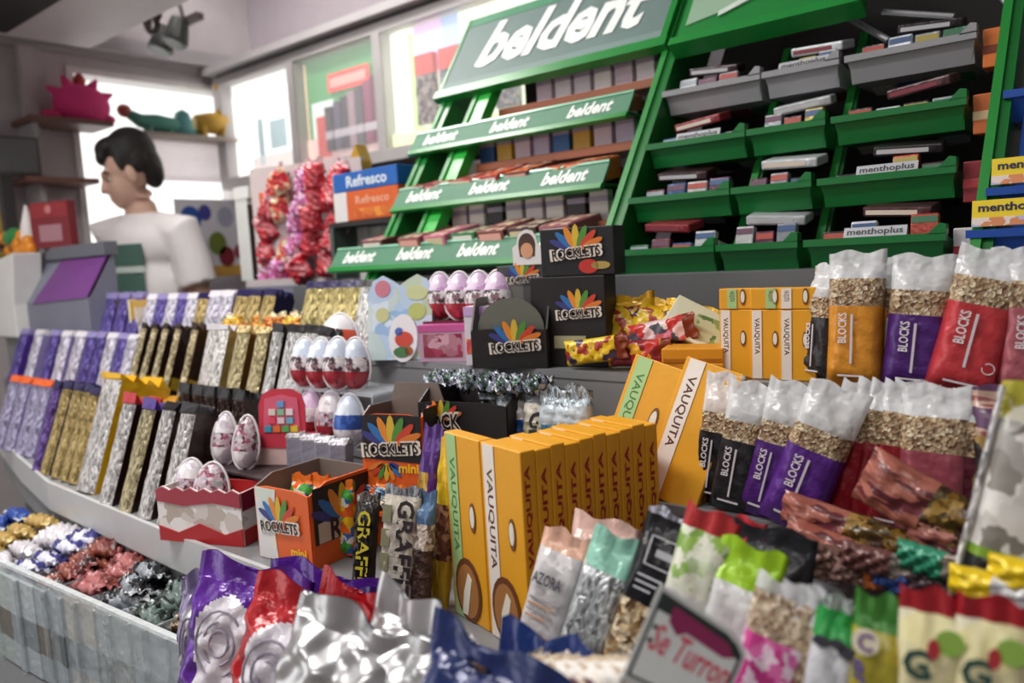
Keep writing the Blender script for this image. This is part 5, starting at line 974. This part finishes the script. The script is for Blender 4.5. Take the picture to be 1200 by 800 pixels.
# toys on the window ledge and shelf
pl = thing('pink_plush', 'round pink plush toy with pointed spikes and a red tip', 'toy')
p = at(98, 142, X=-3.33); PKM = mat('d8327a', .7, 0, .3, 80.)
MB().ell((0, 0, .07), (.07, .12, .085), 18, 12).build('body', PKM, pl, True)
for a in (-62, -28, 28, 62): MB().tube([(0, .09*math.sin(rad(a)), .07+.07*math.cos(rad(a))), (0, .155*math.sin(rad(a)), .07+.125*math.cos(rad(a)))], [.03, .006], 10).build('spike', PKM, pl, True)
MB().tube([(0, 0, .14), (0, 0, .175), (0, 0, .20)], [.022, .026, .006], 10).build('red_tip', mat('b02a30', .6), pl, True); MB().ell((0, -.13, .02), (.03, .045, .022)).ell((0, .10, .02), (.03, .04, .022)).build('feet', mat('c82a6c', .7), pl, True)
pl.location = (-3.33, p.y, 1.8155); pl.scale = (.9, .9, .95)
dn = thing('green_dinosaur', 'green plastic dinosaur toy with a red head on the window ledge', 'toy')
GT = mat('4a8a7a', .5); p = at(180, 160, X=-3.37)
MB().tube([(0, -.10, .075), (0, -.05, .05), (0, .02, .045), (0, .10, .04), (0, .17, .015)], [.02, .03, .04, .035, .008], 12).build('body', GT, dn, True); MB().ell((0, -.115, .085), (.025, .03, .028)).build('head', mat('9a4a3a', .5), dn, True)
for y in (-.02, .07):
    for x in (-.02, .02): MB().tube([(x, y, .035), (x, y, 0)], [.012, .01], 8).build('leg', GT, dn)
dn.location = (-3.37, p.y, 1.8005)
d2 = thing('teal_rocket', 'teal finned toy between the dinosaur and the yellow giraffe', 'toy')
p = at(216, 162, X=-3.37); MB().tube([(0, 0, 0), (0, 0, .05), (0, 0, .10), (0, 0, .115)], [.05, .042, .03, .006], 12).build('body', mat('5a9a98', .5), d2, True)
for y in (-1, 1): MB().prism([(y*.03, .0), (y*.075, .0), (y*.03, .06)], -.006, .006, 'x').build('fin', mat('3f7a70', .5), d2)
d2.location = (-3.37, p.y, 1.8005)
gf = thing('yellow_giraffe', 'mustard yellow toy giraffe at the right end of the window ledge', 'toy'); YG = mat('b8902a', .5)
p = at(252, 168, X=-3.37); MB().tube([(0, -.07, .05), (0, .0, .055), (0, .04, .07), (0, .055, .14), (0, .06, .18)], [.03, .04, .035, .02, .015], 12).build('body', YG, gf, True); MB().ell((0, .045, .185), (.016, .03, .016)).build('head', YG, gf, True)
for y in (-.05, .03):
    for x in (-.018, .018): MB().tube([(x, y, .045), (x, y, 0)], [.014, .011], 8).build('leg', YG, gf)
gf.location = (-3.37, p.y, 1.8005); gf.scale = (1.2, 1.2, 1.25)

# ================================================================== the cashier
man = thing('person', 'man in a white T-shirt with a dark green print, looking down behind the counter', 'person')
SKIN = mat('d8b09c', .55, 0, .05, 60.); SHIRT = mat('e9e4e4', .8, 0, .25, 14.); HAIR = mat('16110f', .5, 0, .5, 120.); PANT = mat('2a2c36', .8)
def blob(name, mb, m, vox, smooth=4):
    me = mb.mesh(name, m, True); o = link('tmp', me)
    r = o.modifiers.new('r', 'REMESH'); r.mode = 'VOXEL'; r.voxel_size = vox; r.use_smooth_shade = True
    s_ = o.modifiers.new('s', 'SMOOTH'); s_.iterations = smooth; s_.factor = .5
    bpy.context.view_layer.update(); me2 = bpy.data.meshes.new_from_object(o.evaluated_get(bpy.context.evaluated_depsgraph_get())); me2.name = name
    bpy.data.objects.remove(o); me2.materials.clear(); me2.materials.append(m); me2.polygons.foreach_set('use_smooth', [True]*len(me2.polygons)); return me2
# body facing -y; head turned to his right and bowed
HM = Matrix.Translation((0, -.03, 1.525)) @ Matrix.Rotation(rad(-52), 4, 'Z') @ Matrix.Rotation(rad(16), 4, 'X')
def H(x, y, z): return HM @ Vector((x, y, z))
H3 = HM.to_3x3().to_4x4()
b = MB()
b.ell((0, 0, 1.12), (.165, .10, .20), 20, 14).ell((0, 0, 1.30), (.175, .105, .13), 20, 12).ell((0, .01, .93), (.155, .105, .12), 18, 12)
b.tube([(0, .015, 1.36), (0, .0, 1.46), H(0, .02, -.03)], [.072, .058, .056], 14)
b.ell(H(0, .018, .075), (.074, .095, .098), 20, 14, tf=H3).ell(H(0, -.03, .0), (.056, .062, .075), 18, 12, tf=H3).ell(H(0, -.062, -.048), (.028, .026, .024), 12, 8, tf=H3)
b.ell(H(0, -.082, .058), (.05, .018, .014), 12, 8, tf=H3)
b.tube([H(0, -.083, .05), H(0, -.100, .022), H(0, -.108, .006), H(0, -.088, -.004)], [.010, .013, .016, .008], 10)
b.ell(H(0, -.088, -.024), (.024, .010, .007), 10, 6, tf=H3).ell(H(0, -.085, -.036), (.021, .011, .008), 10, 6, tf=H3)
for s_ in (-1, 1):
    b.ell(H(s_*.076, .012, .022), (.010, .02, .034), 12, 8, tf=H3)
    sh_ = Vector((s_*.185, .005, 1.345)); el_ = Vector((s_*.235, .03 if s_ > 0 else -.05, 1.08)); wr_ = Vector((s_*.20, -.12 if s_ > 0 else -.14, .96))
    b.tube([Vector((s_*.10, .005, 1.36)), sh_, sh_.lerp(el_, .5), el_, el_.lerp(wr_, .4), wr_], [.06, .062, .050, .042, .040, .028], 12)
    hd_ = wr_+(wr_-el_).normalized()*.05; b.ell(hd_, (.036, .045, .02), 12, 8)
    dr = (wr_-el_).normalized(); sd_ = Vector((1, 0, 0))
    for f_ in range(4): b.tube([hd_+sd_*(.024-.016*f_), hd_+sd_*(.027-.018*f_)+dr*.06, hd_+sd_*(.027-.018*f_)+dr*(.085-.008*abs(f_-1.5))+Vector((0, 0, -.012))], [.010, .009, .007], 8)
    b.tube([hd_-sd_*s_*.03, hd_-sd_*s_*.05+dr*.03, hd_-sd_*s_*.05+dr*.055], [.011, .010, .008], 8)
    b.tube([(s_*.085, .01, .92), (s_*.095, .0, .70), (s_*.10, .01, .48), (s_*.10, .02, .28), (s_*.10, .03, .09)], [.092, .085, .060, .056, .042], 12)
    b.ell((s_*.105, -.045, .042), (.046, .115, .04), 12, 8)
link('body', blob('body', b, SKIN, .0075, 3), man)
# face details
for s_ in (-1, 1):
    e_ = MB().ell(H(s_*.032, -.070, .034), (.012, .008, .005), 10, 8, tf=H3).build('eye', mat('e6e0dc', .3), man, True); MB().ell(H(s_*.032, -.080, .034), (.006, .004, .006), 8, 6, tf=H3).build('iris', mat('2a1a12', .3), e_, True)
    MB().tube([H(s_*.016, -.090, .058), H(s_*.036, -.084, .063), H(s_*.055, -.066, .056)], [.004, .005, .003], 6).build('eyebrow', HAIR, man)
# hair cap with fringe and nape
hb = MB().ell(H(0, .035, .105), (.084, .098, .092), 20, 14, tf=H3).ell(H(0, .085, .045), (.066, .05, .085), 16, 12, tf=H3).ell(H(0, -.030, .140), (.068, .060, .040), 16, 10, tf=H3).ell(H(0, -.070, .112), (.056, .026, .026), 14, 8, tf=H3)
for s_ in (-1, 1): hb.ell(H(s_*.066, .045, .075), (.018, .042, .055), 12, 8, tf=H3).ell(H(s_*.070, -.012, .082), (.010, .018, .040), 10, 8, tf=H3)
link('hair', blob('hair', hb, HAIR, .007, 2), man)
# shirt
sb_ = MB()
sb_.ell((0, 0, 1.13), (.182, .122, .22), 20, 14).ell((0, 0, 1.30), (.188, .120, .125), 20, 12).ell((0, 0, .98), (.178, .125, .14), 18, 12).tube([(0, .015, 1.36), (0, .008, 1.425)], [.11, .078], 14)
for s_ in (-1, 1):
    sh_ = Vector((s_*.185, .005, 1.345)); el_ = Vector((s_*.235, .03 if s_ > 0 else -.05, 1.08))
    sb_.tube([Vector((s_*.09, .005, 1.35)), sh_, sh_.lerp(el_, .45), sh_.lerp(el_, .72)], [.075, .080, .078, .080], 14)
so = link('shirt', blob('shirt', sb_, SHIRT, .009, 4), man)
pr = MB(); N = 8
for (za, zb, k) in ((1.235, 1.31, 0), (1.21, 1.232, 1), (1.06, 1.205, 0), (.99, 1.055, 2)):
    for i in range(N):
        def P(u, z): x = -.09+.18*u; return (x, -(.128*math.sqrt(max(.05, 1-(x/.19)**2)))-.004-.006*(z < 1.2), z)
        pr.face([P(i/N, za), P((i+1)/N, za), P((i+1)/N, zb), P(i/N, zb)], k)
pr.build('shirt_print', [mat('4a6a60', .8), mat('c8d4cc', .8), mat('8a9a84', .8)], so)
tb = MB()
tb.ell((0, .01, .92), (.168, .118, .11), 16, 10)
for s_ in (-1, 1): tb.tube([(s_*.085, .01, .92), (s_*.095, .0, .70), (s_*.10, .01, .48), (s_*.10, .02, .28), (s_*.10, .03, .06)], [.10, .094, .072, .068, .062], 12)
link('trousers', blob('trousers', tb, PANT, .012, 3), man)
pm = at(150, 250, Y=1.33); man.location = (pm.x-.05, 1.40, 0.005); man.rotation_euler = (0, 0, rad(26)); man.scale = (.86, .95, 1.0);
